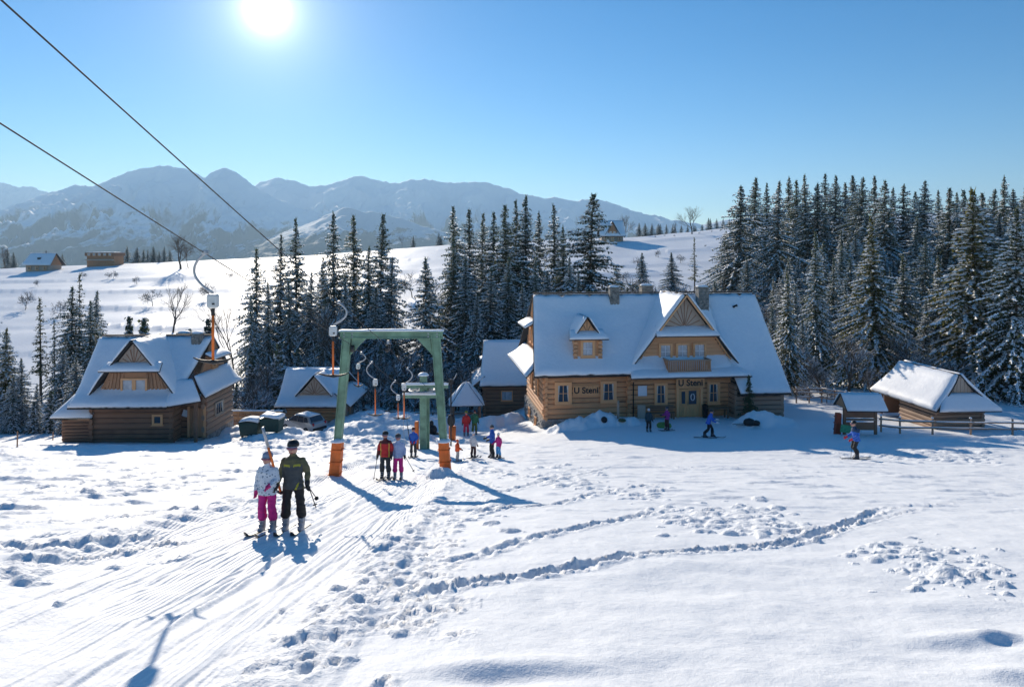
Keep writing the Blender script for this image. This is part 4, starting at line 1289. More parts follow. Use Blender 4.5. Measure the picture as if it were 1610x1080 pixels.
# open shelter with a tent-shaped roof
def tent_shelter(loc, w, hw, hr, label):
    e = empty('picnic_shelter', loc, R(6), label, 'shelter')
    for sx_ in (-1, 1):
        for sy_ in (-1, 1):
            MB().beam((sx_ * w * .8, sy_ * w * .8, -.2), (sx_ * w * .8, sy_ * w * .8, hw + .1), .16, .16).build('post', [M['log_dark']], e)
    for k in range(4):
        q = Matrix.Rotation(k * math.pi / 2, 3, 'Z')
        P = lambda a, b, q=q: tuple(q @ Vector(((2 * a - 1) * w * (.03 + .97 * b), -w * (.03 + .97 * b), hr - (hr - hw) * b)))
        roof(e, P, 10, 8, .14, .03, 0, 30.0 + k)
    for sy_ in (-1, 1):
        MB().box((0, sy_ * w * .8, .9), (w * 1.6, .08, .12)).build('rail', [M['log_dark']], e)
        MB().box((0, sy_ * w * .8, .35), (w * 1.6, .08, .12)).build('rail', [M['log_dark']], e)
    return e
x_, y_ = (733 - 805) / F * 65, 65
tent_shelter((x_, y_, gz(x_, y_) - .1), 1.55, 2.15, 4.1, 'open picnic shelter with pyramid snow roof on four posts')

# ================================================================ dark log house
hl = empty('log_house', ((146 - 805) / F * 50, 50, CAMZ - 13.75), R(1.5), 'dark weathered log house with wide boarded dormer beside the spruces', 'house')
lp = [(4.3, 7.1), (1.2, 4.4), (-.2, 3.3), (-1.5, 2.72)]
roof(hl, strip(lp, -1.9, -.95, 7.0, 6.0), 36, 22, .22, .05, .015, 41.0)
roof(hl, strip([(4.3, 7.1), (8.2, 3.8), (9.6, 2.9)], -1.9, -1.2, 7.0, 7.0), 12, 8, .2, .04, 0, 42.0)
MB().beam((-1.7, 4.3, 7.32), (6.9, 4.3, 7.32), .3, .1).build('ridge_board', [M['shingle']], hl)
log_wall(hl, (0, 0), (5.6, 0), -.15, 2.95, 8, M['log_dark'], seed=41)
log_wall(hl, (0, 8.6), (0, 0), -.15, 2.95, 8, M['log_dark'], seed=42)
log_wall(hl, (5.6, 0), (5.6, 1.6), -.15, 2.95, 8, M['log_dark'], seed=43, ends=.1)
log_wall(hl, (5.6, 1.6), (7.4, 1.6), -.15, 2.95, 8, M['log_dark'], seed=44, ends=.2)
log_wall(hl, (7.4, 1.6), (7.4, 6.8), -.15, 3.3, 8, M['log_grey'], seed=45)
MB().box((3.7, 4.4, -.6), (7.2, 6.6, 1.0)).build('foundation', [M['stone']], hl)
# porch roof sweeping round to the right gable
roof(hl, lambda a, b: (5.7 + 1.2 * a + 1.1 * a * b, .9 - (2.3 - 1.0 * a) * b, 4.3 - 1.58 * b + .25 * a * b), 14, 8, .2, .03, 0, 43.0, 'porch_roof')
roof(hl, lambda a, b: (6.85 + 1.2 * b, (.9 - .75 * b) + a * (6.5 + .75 * b), 4.6 - 1.5 * b - .2 * math.sin(b * 3.1)), 16, 10, .2, .03, 0, 44.0, 'pent_roof')
MB().prism([(6.85, .9, 3.3), (6.85, 7.7, 3.3), (6.85, 4.5, 6.9), (6.85, 4.1, 6.9)], (.14, 0, 0)).build('gable', [M['plank_brown']], hl)
roof(hl, lambda a, b: (6.95 + .8 * b, 2.7 + a * 3.2, 5.95 - .4 * b), 6, 4, .15, .03, 0, 45.0, 'pent_roof')
window(hl, (7.02, 4.3, 5.2), .7, .7, (1, 0), .12, M['glass'], 3, 1)
window(hl, (7.53, 4.0, 1.6), 1.4, .8, (1, 0), .12, M['glass'], 3, 1, trim=M['plank_grey'])
window(hl, (4.75, -.13, 1.65), .46, .48, (0, -1), .15, M['glass'], 1, 1)
d2 = MB().box((6.9, 1.44, 1.05), (.95, .09, 2.1), None, 0, .02).build('door', [M['plank_brown']], hl)
for i in range(5): MB().box((6.52 + i * .19, 1.385, 1.05), (.17, .03, 2.0), None, 0, .008).build('panel', [M['plank_brown']], d2)
for sg in (-1, 1): MB().box((6.9 + sg * .58, 1.4, 1.1), (.16, .14, 2.3)).build('frame', [M['plank']], d2)
MB().beam((7.4, .1, -.3), (7.4, .1, 3.0), .2, .2).build('porch_post', [M['log_dark']], hl)
MB().box((6.05, 1.42, 1.75), (.4, .04, .5), Matrix.Rotation(.3, 3, 'Y')).build('notice_board', [M['white_board']], hl)
# dormer
dw2 = MB().prism([(.3, -.02, 3.35), (5.85, -.02, 3.35), (4.9, -.02, 5.1), (1.2, -.02, 5.1)], (0, .2, 0)).build('dormer_wall', [M['plank_brown']], hl)
for i in range(18):
    t = (i + .5) / 18; u = .45 + 5.25 * t
    top = min(5.05, 3.4 + (u - .3) * 1.94, 3.4 + (5.85 - u) * 1.84)
    if 2.1 < u < 3.9: continue
    c0 = 3.05 + (u - 3.05) * .72
    MB().beam((c0 + (u - c0) * 1.0, -.05, 3.4), (u * .85 + 3.05 * .15, -.05, top), .16, .05, up=(0, 1, 0)).build('board', [M['plank_brown']], dw2)
window(hl, (2.55, -.05, 4.05), .68, 1.0, (0, -1), .14, M['glass_pale'], 1, 1)
window(hl, (3.5, -.05, 4.05), .68, 1.0, (0, -1), .14, M['glass_pale'], 1, 1)
roof(hl, lambda a, b: (1.1 - .25 * b + a * (3.9 + .5 * b), .1 - .95 * b, 5.72 - .5 * b), 12, 5, .16, .03, 0, 46.0, 'pent_roof')
gable_rays(hl, (1.65, -.1, 5.6), (4.4, -.1, 5.6), (3.03, -.1, 7.3), (0, -1, 0), M['plank_grey'], rays=9)
for pr in ([(3.03, 7.45), (1.45, 5.5), (.85, 4.75), (-.1, 3.25)], [(3.03, 7.45), (4.6, 5.5), (5.2, 4.75), (6.25, 3.25)]):
    roof(hl, dorm(pr, -.55, 4.2), 12, 14, .16, .03, 0, 47.0, 'dormer_roof')
chimney(hl, (6.0, 3.7, 5.9), (.75, .65), 7.45)
chimney(hl, (4.2, 5.4, 5.9), (.9, .6), 7.3)
# lean-to
roof(hl, lambda a, b: (-2.4 - .5 * b + a * (2.5 + .5 * b), 2.0 - 2.3 * b, 3.0 - 1.25 * b), 10, 6, .2, .03, 0, 48.0, 'lean_to_roof')
lw = log_wall(hl, (-2.2, .15), (-.2, .15), -.2, 1.65, 8, M['log_dark'], seed=48, ends=.06, name='lean_to_wall')
log_wall(hl, (-2.2, 2.4), (-2.2, .15), -.2, 1.9, 8, M['log_dark'], seed=49, ends=.06, name='lean_to_wall')

# ================================================================ storage hut by the car
hm = empty('log_hut', ((455 - 805) / F * 64, 64, CAMZ - 16.5), 0, 'small log hut with triangular roof gablet behind the silver car', 'hut')
roof(hm, strip([(3.2, 5.25), (.9, 3.5), (-.2, 2.85), (-1.5, 2.4)], -1.3, -.95, 4.4, 5.35), 24, 16, .2, .04, .012, 51.0)
roof(hm, strip([(3.2, 5.25), (7.6, 2.4)], -1.3, -1.1, 4.4, 5.3), 8, 6, .2, .03, 0, 52.0)
MB().prism([(4.25, .4, 2.6), (4.25, 6.2, 2.6), (4.25, 3.2, 5.1)], (.12, 0, 0)).build('gable', [M['plank_brown']], hm)
roof(hm, lambda a, b: (4.3 + 1.7 * b, -.4 - .9 * b + a * (7.0 + 1.4 * b), 3.5 - 1.1 * b), 10, 6, .18, .03, 0, 53.0, 'pent_roof')
log_wall(hm, (0, 0), (4.6, 0), .9, 2.7, 5, M['log'], seed=51)
log_wall(hm, (4.6, 0), (4.6, 6), .9, 2.7, 5, M['log_dark'], seed=52)
st = MB().box((2.3, 3.0, .0), (4.75, 6.1, 1.85)).build('foundation', [M['stone']], hm)
for i in range(34):
    s_ = rs_.uniform(.16, .34)
    MB().box((rs_.uniform(.1, 4.5), -.08, rs_.uniform(-.5, .8)), (s_ * 1.3, .14, s_ * .8), None, 0, .05).build('stone', [M['stone']], st)
gable_rays(hm, (.95, -.15, 3.35), (3.85, -.15, 3.35), (2.35, -.15, 5.0), (0, -1, 0), M['plank_grey'], rays=9)
for pr in ([(2.38, 5.15), (.72, 3.25)], [(2.38, 5.15), (4.05, 3.25)]):
    roof(hm, dorm(pr, -.5, 3.2), 12, 8, .14, .03, 0, 54.0, 'dormer_roof')
for v in (-.6, .8):
    MB().beam((5.5, v, -1.0), (5.5, v, 2.5), .18, .18).build('porch_post', [M['log_grey']], hm)

# ================================================================ hut by the rail fence
hr_x, hr_y = 31.75, 48.6
hr = empty('wooden_hut', (hr_x, hr_y, gz(hr_x, hr_y) - .08), R(4), 'low wooden hut with thick sunlit snow roof behind the rail fence', 'hut')
RH = CAMZ - 8.55 - hr.location.z; EH = CAMZ - 11.0 - hr.location.z
roof(hr, lambda a, b: (-2.35 * (b ** 1.05) if b < 1 else -2.35, -.2 - .9 * b + a * (6.4 + 1.3 * b), RH - (RH - EH) * (b ** .82)), 24, 14, .26, .03, 0, 61.0)
roof(hr, lambda a, b: (2.35 * b, -.2 - .9 * b + a * (6.4 + 1.3 * b), RH - (RH - EH) * (b ** .82)), 18, 10, .24, .03, 0, 62.0)
roof(hr, lambda a, b: (-1.35 - .95 * b + a * (2.7 + 1.9 * b), -.25 - .95 * b, RH - 1.35 - (RH - 1.35 - EH) * b + .02), 16, 6, .16, .02, 0, 63.0, 'pent_roof')
g = MB().prism([(-1.42, -.22, RH - 1.4), (1.42, -.22, RH - 1.4), (0, -.22, RH - .06)], (0, .1, 0)).build('gable', [M['plank_grey']], hr)
for i in range(10):
    u = -1.2 + i * .267
    MB().box((u, -.245, RH - 1.4 + (1.3 - abs(u) * .93) / 2), (.24, .04, max(.08, 1.28 - abs(u) * .93))).build('board', [M['plank_grey']], g)
log_wall(hr, (-1.75, 0), (1.75, 0), -.1, EH + .25, 6, M['log_grey'], seed=61, ends=.2)
log_wall(hr, (-1.75, 3.6), (-1.75, 0), -.1, EH + .25, 6, M['log_grey'], seed=62, ends=.2)
log_wall(hr, (1.75, 0), (1.75, 6), -.1, EH + .25, 6, M['log_grey'], seed=63, ends=.2)
MB().beam((-1.85, 6.0, -.2), (-1.85, 6.0, EH + .25), .18, .18).build('post', [M['log_dark']], hr)
MB().box((0, 5.9, EH * .5), (3.4, .1, EH + .3)).build('back_wall', [M['log_dark']], hr)

# ================================================================ chalets far up on the crest
def chalet(px, py, d, w, hwall, hroof, label, dep=7, grow=True, rz=0):
    x = (px - 805) / F * d
    e = empty('hillside_chalet', (x, d, gz(x, d) - .3), rz, label, 'house')
    MB().box((0, dep / 2, hwall / 2), (w * .86, dep * .9, hwall)).build('wall', [M['plank_grey']], e)
    roof(e, strip([(dep / 2, hwall + hroof), (-.6, hwall - .2)], -w * .47, -w * .53, w * .47, w * .53), 12, 8, .2, .04, 0, px)
    roof(e, strip([(dep / 2, hwall + hroof), (dep + .6, hwall - .2)], -w * .47, -w * .53, w * .47, w * .53), 8, 6, .2, .04, 0, px + 1)
    for sg in (-1, 1):
        MB().prism([(sg * w * .42, .2, hwall - .1), (sg * w * .42, dep - .2, hwall - .1), (sg * w * .42, dep / 2, hwall + hroof - .1)], (.1, 0, 0)).build('gable', [M['plank_brown']], e)
    if grow:
        gable_rays(e, (-w * .22, -.1, hwall + .5), (w * .22, -.1, hwall + .5), (0, -.1, hwall + hroof * .85), (0, -1, 0), M['plank_brown'], rays=5)
        for sg in (-1, 1):
            roof(e, dorm([(0, hwall + hroof * .9), (sg * w * .3, hwall + .3)], -.6, dep / 2), 8, 6, .18, .03, 0, px + 3)
        for sg in (-.6, .6): window(e, (sg, -.2, hwall + 1.1), .8, .9, (0, -1), .1, M['glass_pale'], 1, 1)
    else:
        MB().box((0, 1.2, hwall + hroof * .55), (1.0, .6, .7)).build('skylight', [M['dark_iron']], e)
        MB().tube([(.8, dep / 2, hwall + hroof - .3), (.8, dep / 2, hwall + hroof + .9)], .16, 6).build('flue', [M['dark_iron']], e)
    for sg in (-.28, 0, .28): window(e, (sg * w, .03, hwall * .55), .9, 1.0, (0, -1), .1, M['glass'], 2, 1)
    return e
chalet(58, 425, 236, 9.6, 2.6, 4.0, 'far chalet with blue-shaded snow roof on the crest beside leafless trees', 7, False)
chalet(963, 385, 232, 8.6, 2.4, 5.4, 'far chalet with pointed gable dormer on the slope above the inn', 7, True)
# unfinished flat house on the crest
x_ = (158 - 805) / F * 245; e = empty('flat_house', (x_, 245, gz(x_, 245) - .3), 0, 'far flat-topped dark house with long balcony on the crest', 'house')
MB().box((0, 3, 2.0), (9.8, 6, 4.0)).build('wall', [M['plank_brown']], e)
MB().box((0, 2.9, 4.6), (10.6, 7, 1.2)).build('upper_storey', [M['log_dark']], e)
MB().box((0, -.5, 2.6), (9.6, 1.2, .5)).build('balcony', [M['plank_grey']], e)
for i in range(5): window(e, (-3.8 + i * 1.9, -.65, 4.55), .9, .8, (0, -1), .08, M['glass_pale'], 1, 1)
slab('snow', e, lambda a, b: (-5.2 + 10.4 * a, -.5 + 6.8 * b, 5.22), 10, 6, .22, M['snow_roof'], .05)

# ================================================================ drag lift
M['green'] = plain('green_steel', (.17, .29, .19), .55, .0, .38, 2.2, .3)
M['orange'] = plain('orange_pad', (.72, .155, .022), .6, 0, .25, 3, .3)
M['orange_pole'] = plain('orange_pole', (.80, .17, .02), .5, 0, .12, 3)
M['cable'] = plain('steel_cable', (.06, .06, .065), .75, 0, .2, 6, 0, .15)
M['steel'] = plain('grey_steel', (.42, .43, .45), .45, .5, .15)
M['box_white'] = plain('spring_box', (.62, .63, .62), .5, 0, .12, 8)
M['black'] = plain('black_plastic', (.012, .012, .013), .5, 0, .2)
GD_ = 27.0
XL, XR = -6.25, -4.9
gate = empty('lift_gate', (-4.8, GD_, gz(-4.8, GD_)), 0, 'green steel lift gate with snow on its crossbar and orange padded feet', 'lift gate')
def GL(x, z, y=0.0): return Vector((x + 4.8, y, z - gate.location.z))
topz = CAMZ - 3.02
for xb, xt, pad_top in ((-7.02, -6.5, .0), (-2.58, -3.02, .0)):
    zb = gz(xb, GD_)
    mb = MB()
    a = GL(xb, zb - .3); b = GL(xt, topz - .1)
    mb.beam(a, b, .20, .28, up=(0, 1, 0), w1=.28, h1=.26)
    leg = mb.build('leg', [M['green']], gate)
    # flanges give it the I-beam look
    for sg in (-1, 1):
        MB().beam(a + Vector((sg * .115, -.02, 0)), b + Vector((sg * .155, -.02, 0)), .028, .34, up=(0, 1, 0)).build('flange', [M['green']], leg)
    f0 = .02; f1 = .285
    p0 = a.lerp(b, f0); p1 = a.lerp(b, f1)
    pad = MB().beam(p0 + Vector((0, -.04, 0)), p1 + Vector((0, -.04, 0)), .42, .44, up=(0, 1, 0), w1=.38).build('pad', [M['orange']], gate)
    for k in range(3):
        q = p0.lerp(p1, .2 + .3 * k)
        MB().beam(q + Vector((-.235, -.06, 0)), q + Vector((.235, -.06, 0)), .03, .49, up=(0, 1, 0)).build('strap', [M['orange']], pad)
    MB().ell(p1 + Vector((0, -.08, 0)), (.3, .3, .13), 12, 6, z0=0.0).build('snow', [M['snow_roof']], pad, True)
    s = 1 if xb < -5 else -1
    MB().prism([GL(xt + s * .2, topz - .28, -.1), GL(xt + s * .75, topz - .28, -.1), GL(xt + s * .12, topz - .95, -.1)], (0, .2, 0)).build('gusset', [M['green']], gate)
mb = MB().beam(GL(-6.78, topz - .15), GL(-2.75, topz - .15), .22, .22)
cb = mb.build('crossbar', [M['green']], gate)
for z_ in (-.03, -.28):
    MB().beam(GL(-6.82, topz + z_), GL(-2.71, topz + z_), .34, .04).build('flange', [M['green']], cb)
slab('snow', cb, lambda a, b: tuple(GL(-6.83 + 4.13 * a, topz - .012, -.17 + .34 * b)), 40, 5, .08, M['snow_roof'], .05, True, 0, 3.0)
for xb_ in (-6.62, -6.3, -3.3, -2.95):
    for zz_ in (-.1, -.22):
        MB().tube([GL(xb_, topz + zz_, -.135), GL(xb_, topz + zz_, -.115)], .03, 8).build('bolt', [M['steel']], cb)
ZC = topz - .62
for xc in (XL, XR):
    g = MB().beam(GL(xc, topz - .38), GL(xc, ZC + .1), .08, .14).build('sheave_hanger', [M['steel']], gate)
    for k in (-.22, .22):
        MB().tube([GL(xc - .05, ZC - .06, k), GL(xc + .05, ZC - .06, k)], .14, 14).build('sheave', [M['black']], g)
# cables: sagging between the bottom station, the gate and the next tower up the slope
SD = 42.0
ZS = CAMZ - 8.35
def cable_z(x, y):
    if y <= GD_:
        sl = .302 if x > -5.5 else .286
        t = (GD_ - y) / 40.0
        return ZC + (GD_ - y) * sl - .10 * 4 * t * (1 - t)
    t = (y - GD_) / (SD - GD_)
    return ZC + (ZS - ZC) * t - .35 * 4 * t * (1 - t) * .5
for x, lab in ((XL, 'return cable over the dark log house with the hanging tow bar'), (XR, 'uphill cable running over the lift lane towards the gate')):
    ys = list(np.linspace(-13, GD_, 30)) + list(np.linspace(GD_, SD, 14))[1:]
    pts = [(0, y - SD, cable_z(x, y) - ZS) for y in ys]
    o = MB().tube(pts, .0105, 6).build('haul_cable', [M['cable']], None, True)
    o.location = (x, SD, ZS)
    tag(o, lab, 'cable')
def hanger(x, y, side, label, drop=.80, pole=.92, s=1.0, tw=.80):
    z = cable_z(x, y)
    e = empty('tow_hanger', (x, y, z), 0, label, 'tow bar')
    MB().box((0, 0, .02), (.07, .2, .09), None, 0, .015).build('grip', [M['steel']], e)
    arc = []
    for i in range(13):
        t = i / 12
        ang = math.pi * (.5 + t * .82)
        arc.append((side * (-.02 + .34 * s * math.cos(ang) * .9 + .0), 0, -drop * s * t + .0))
    arc = [(side * (-.30 * math.sin(t * math.pi / 12) ** .8 + .16 * (t / 12)) * s, 0, -drop * s * (t / 12)) for t in range(13)]
    MB().tube(arc, .026 * s, 8).build('arm', [M['steel']], e, True)
    bx, bz = arc[-1][0], arc[-1][2]
    b = MB().box((bx, 0, bz - .17 * s), (.2 * s, .18 * s, .28 * s), None, 0, .03).build('spring_box', [M['box_white']], e)
    MB().box((bx + .05 * s, -.105 * s, bz - .22 * s), (.05 * s, .012, .035 * s)).build('slot', [M['black']], b)
    MB().tube([(bx, 0, bz - .32 * s), (bx, 0, bz - .46 * s)], .04 * s, 8).build('collar', [M['black']], e)
    MB().tube([(bx, 0, bz - .44 * s), (bx, 0, bz - (.44 + pole) * s)], .029 * s, 8).build('pole', [M['orange_pole']], e, True)
    q = bz - (.44 + pole) * s
    w = tw / 2
    MB().tube([(bx + w * k, 0, q - .02 - .03 * (1 - abs(k) ** 1.5) + .06 * abs(k) ** 3) for k in (-1, -.75, -.5, -.25, 0, .25, .5, .75, 1)], [.012, .022, .028, .034, .05, .034, .028, .022, .012], 8).build('crossbar', [M['black']], e, True)
    return e
hanger(XL, 13.9, 1, 'near empty tow bar with white box hanging over the dark log house')
hanger(XR, 19.3, -1, 'empty tow bar with white box hanging over the small log hut', .62, .95, 1.0, .9)
hanger(XL, 30.4, 1, 'tow bar with snowy box hanging inside the gate near its left foot', .7, 1.15, 1.0, .7)
hanger(XR, 32.0, -1, 'tow bar hanging inside the gate in front of the bottom station', .7, 1.15, 1.0, .6)
hanger(XL, 36.5, 1, 'tow bar hanging lowest of all just before the bottom station', .7, .8, 1.0, .6)
hanger(XL, 28.3, -1, 'tow bar hanging high directly behind the gate crossbar', .5, .7, .8, .4)

# bottom station
SX = -5.45
stn = empty('lift_station', (SX, SD, gz(SX, SD)), 0, 'green T-shaped bottom station of the lift with two snow-topped beams', 'lift station')
hz_ = CAMZ - 7.45 - stn.location.z
p = MB().box((0, 0, hz_ / 2 - .2), (.42, .36, hz_ + .4), None, 0, .015).build('post', [M['green']], stn)
MB().box((.26, .25, hz_ / 2 - .4), (.16, .2, hz_ - .6)).build('rear_post', [M['green']], stn)
for k in range(5):
    MB().box((0, -.19, .5 + k * .75), (.3, .03, .08)).build('rung', [M['green']], p)
MB().ell((0, 0, hz_), (.34, .3, .2), 12, 6, z0=0.0).build('snow', [M['snow_roof']], p, True)
for z_, x0, x1 in ((hz_ - .62, -1.3, 1.55), (hz_ - 1.22, -1.25, 1.15)):
    b = MB().box(((x0 + x1) / 2, -.28, z_), (x1 - x0, .2, .2), None, 0, .01).build('beam', [M['green']], stn)
    slab('snow', b, lambda a, bb, z_=z_, x0=x0, x1=x1: (x0 + (x1 - x0) * a, -.39 + .24 * bb, z_ + .1), 20, 4, .13, M['snow_roof'], .04, True, 0, z_)
w = MB()
for k in range(25):
    a0 = k / 24 * 2 * math.pi
pts = [(-.1 + .78 * math.cos(t / 24 * 2 * math.pi), .1 + .78 * math.sin(t / 24 * 2 * math.pi), hz_ - .92) for t in range(25)]
wh = MB().tube(pts, .06, 8).build('bull_wheel', [M['steel']], stn, True)
for k in range(6):
    a0 = k / 6 * 2 * math.pi
    MB().beam((-.1, .1, hz_ - .92), (-.1 + .76 * math.cos(a0), .1 + .76 * math.sin(a0), hz_ - .92), .05, .05).build('spoke', [M['steel']], wh)
MB().box((-.42, .05, .75), (.24, .3, 1.9), None, 0, .04).build('pad', [M['orange']], stn)
MB().tube([(-1.2, -.4, hz_ - 1.1), (-1.15, -.45, 1.2), (-1.0, -.5, .3)], .012, 6).build('rope', [M['steel']], stn)
# lamp on a thin mast
lx, ly = (709 - 805) / F * 46, 46.0
lm = empty('lamp_post', (lx, ly, gz(lx, ly)), 0, 'thin dark mast with floodlight beside the bottom station', 'lamp post')
lh = CAMZ - (598 - 400) / F * ly - lm.location.z
MB().tube([(0, 0, -.2), (0, 0, lh)], .05, 8).build('mast', [M['dark_iron']], lm)
MB().tube([(0, 0, lh - .1), (.25, -.1, lh + .18), (.4, -.15, lh + .5)], .03, 6).build('arm', [M['steel']], lm)
MB().box((.02, -.16, lh - .05), (.3, .18, .3), None, 0, .05).build('lamp_head', [M['black']], lm)
# orange padded post and black-covered motor
ox, oy = hit(711, 692, gh)
op = empty('padded_post', (ox, oy, gz(ox, oy)), R(8), 'short post wrapped in a plain orange pad behind the gate foot', 'post')
MB().tube([(0, 0, -.1), (.02, 0, 1.05)], .27, 14).build('pad', [M['orange']], op, True)
MB().tube([(0, 0, 1.0), (.02, 0, 1.75)], .06, 8).build('post', [M['dark_iron']], op)
MB().ell((-.08, -.02, 1.5), (.3, .22, .5), 12, 9).build('jacket', [M['black']], op, True)
cx, cy2 = hit(680, 683, gh)
cm = empty('covered_motor', (cx, cy2, gz(cx, cy2)), 0, 'lumpy motor under a black cover at the foot of the lift station', 'motor')
MB().ell((0, 0, .35), (.38, .3, .45), 12, 8).build('cover', [M['black']], cm, True)
MB().ell((-.08, 0, .85), (.18, .2, .3), 10, 7).build('hood', [M['black']], cm, True)
MB().box((.25, -.1, .06), (1.1, .5, .16), None, 0, .03).build('base_plate', [M['dark_iron']], cm)

# ================================================================ fences
def rail_fence(name, pts, label, hpost=1.05, rails=(.45, .85), mat=None, snow=True, pr=.07, thick=.055):
    mat = mat or M['log_grey']
    x0, y0 = pts[0]
    e = empty(name, (x0, y0, gz(x0, y0)), 0, label, 'fence')
    L = []
    r = random.Random(len(pts) * 7 + int(x0 * 10))
    for x, y in pts:
        z = gz(x, y)
        q = Vector((x - x0, y - y0, z - e.location.z))
        L.append(q)
        o = MB().tube([q - Vector((0, 0, .3)), q + Vector((r.uniform(-.05, .05), r.uniform(-.04, .04), hpost + r.uniform(-.08, .12)))], [pr, pr * .85], 7).build('post', [mat], e)
        if snow: MB().ell(q + Vector((0, 0, hpost + .04)), (pr * 1.25, pr * 1.25, .09), 8, 5, z0=0.0).build('snow', [M['snow_roof']], o, True)
    for a, b in zip(L, L[1:]):
        for h_ in rails:
            p0 = a + Vector((0, -pr - .03, h_ + r.uniform(-.05, .05))); p1 = b + Vector((0, -pr - .03, h_ + r.uniform(-.05, .05)))
            d = (p1 - p0).normalized() * .18
            o = MB().tube([p0 - d, p0.lerp(p1, .5) + Vector((0, 0, r.uniform(-.03, .02))), p1 + d], [thick, thick * 1.05, thick * .9], 7).build('rail', [mat], e, True)
            if snow:
                MB().tube([p0 + Vector((0, 0, thick * .9)), p0.lerp(p1, .5) + Vector((0, 0, thick * .9)), p1 + Vector((0, 0, thick * .9))], thick * .75, 6).build('snow', [M['snow_roof']], o, True)
    return e
def fx(px, d): return ((px - 805) / F * d, d)
rail_fence('rail_fence', [fx(1385, 46.5), fx(1415, 46), fx(1466, 45.5), fx(1526, 45), fx(1592, 44.6), fx(1660, 44.2)], 'weathered two-rail pole fence in front of the wooden hut')
rail_fence('rail_fence', [fx(1252, 60), fx(1272, 60), fx(1292, 60), fx(1312, 59), fx(1330, 58), fx(1352, 57)], 'low pale fence between the inn lean-to and the notice shelter', 1.3, (.5, .95, 1.25))
rail_fence('rail_fence', [fx(575, 66), fx(610, 66), fx(645, 66), fx(680, 66), fx(712, 67)], 'dark pole fence behind the snow bank at the bottom station', 1.2, (.35, .7, 1.05), M['log_dark'])
# plank fence with snow cap between the dark house and the hut
x0, y0 = fx(352, 62)
pf = empty('plank_fence', (x0, y0, gz(x0, y0) + .1), 0, 'brown plank fence capped with snow beside the dark log house', 'fence')
for k in range(4):
    X0 = k * 1.32
    MB().box((X0, 0, .6), (.14, .14, 1.6)).build('post', [M['plank']], pf)
    for j in range(5):
        MB().box((X0 + .66, -.08 + .006 * (j % 2), .2 + j * .26), (1.26, .04, .235), None, 0, .01).build('plank', [M['plank_brown'] if j % 2 else M['plank']], pf)
slab('snow', pf, lambda a, b: (-.1 + 5.5 * a, -.16 + .28 * b, 1.36), 24, 4, .12, M['snow_roof'], .04)
# stakes at the far left
for px, py in ((27, 703), (83, 692)):
    x_, y_ = hit(px, py, gh)
    o = MB().tube([(0, 0, -.2), (.02, 0, .95 if px < 50 else .6)], .04, 7).build('marker_stake', [M['log_dark']], None)
    o.location = (x_, y_, gz(x_, y_))
    tag(o, 'tall dark stake standing in the snow below the frosted bush' if px < 50 else 'short dark stake in the snow beside the lean-to', 'stake')

# ================================================================ notice shelter
nx_, ny_ = fx(1352, 45)
ns = empty('notice_shelter', (nx_, ny_, gz(nx_, ny_)), R(-3), 'small roofed notice stand with snow cap beside the red padded post', 'notice board')
for sg in (-1, 1):
    MB().box((sg * 1.0, 0, .95), (.16, .16, 2.4)).build('post', [M['log_dark']], ns)
MB().box((0, 0, 1.42), (1.86, .08, .62), None, 0, .01).build('board', [M['log_dark']], ns)
MB().box((0, -.02, .98), (1.84, .3, .08)).build('shelf', [M['log_grey']], ns)
MB().box((0, .0, .55), (1.84, .08, .5), None, 0, .01).build('lower_board', [M['log_dark']], ns)
for k in range(7): MB().box((-.78 + k * .26, -.06, 1.63), (.2, .04, .13), None, 0, .02).build('carving', [M['trim']], ns)
for sg in (-1, 1):
    roof(ns, lambda a, b, sg=sg: (-1.28 + 2.56 * a + (.1 - .2 * a) * (1 - b) * 0, -sg * (.05 + 1.0 * b) * 1.0, 2.62 - .92 * b), 12, 6, .13, .02, 0, 70.0 + sg)
for sg in (-1, 1):
    MB().prism([(sg * 1.2, -.85, 1.8), (sg * 1.2, .85, 1.8), (sg * 1.2, 0, 2.6)], (.05, 0, 0)).build('gable', [M['plank_brown']], ns)
sx_, sy2 = fx(1333, 44.6)
o = MB().box((0, 0, .42), (.95, .05, .5), Matrix.Rotation(R(8), 3, 'Y'), 0, .01).build('trail_sign', [plain('green_sign', (.07, .34, .16), .6, 0, .35, 6)], None)
o.location = (sx_, sy2, gz(sx_, sy2)); tag(o, 'small green sign leaning at the foot of the notice shelter', 'sign')
rx, ry = fx(1316, 45.2)
rp = empty('padded_post', (rx, ry, gz(rx, ry)), 0, 'rust-red padded post leaning beside the notice shelter', 'post')
M['rust'] = plain('rust_red_pad', (.33, .055, .022), .65, 0, .3, 4, .3)
MB().beam((0, 0, -.1), (.09, 0, 1.42), .36, .3, up=(0, 1, 0), w1=.3).build('pad', [M['rust']], rp)
for k in range(3): MB().beam((.0 + .025 * k, 0, .3 + k * .42), (.004 + .025 * k, 0, .35 + k * .42), .39, .33, up=(0, 1, 0)).build('strap', [M['rust']], rp)

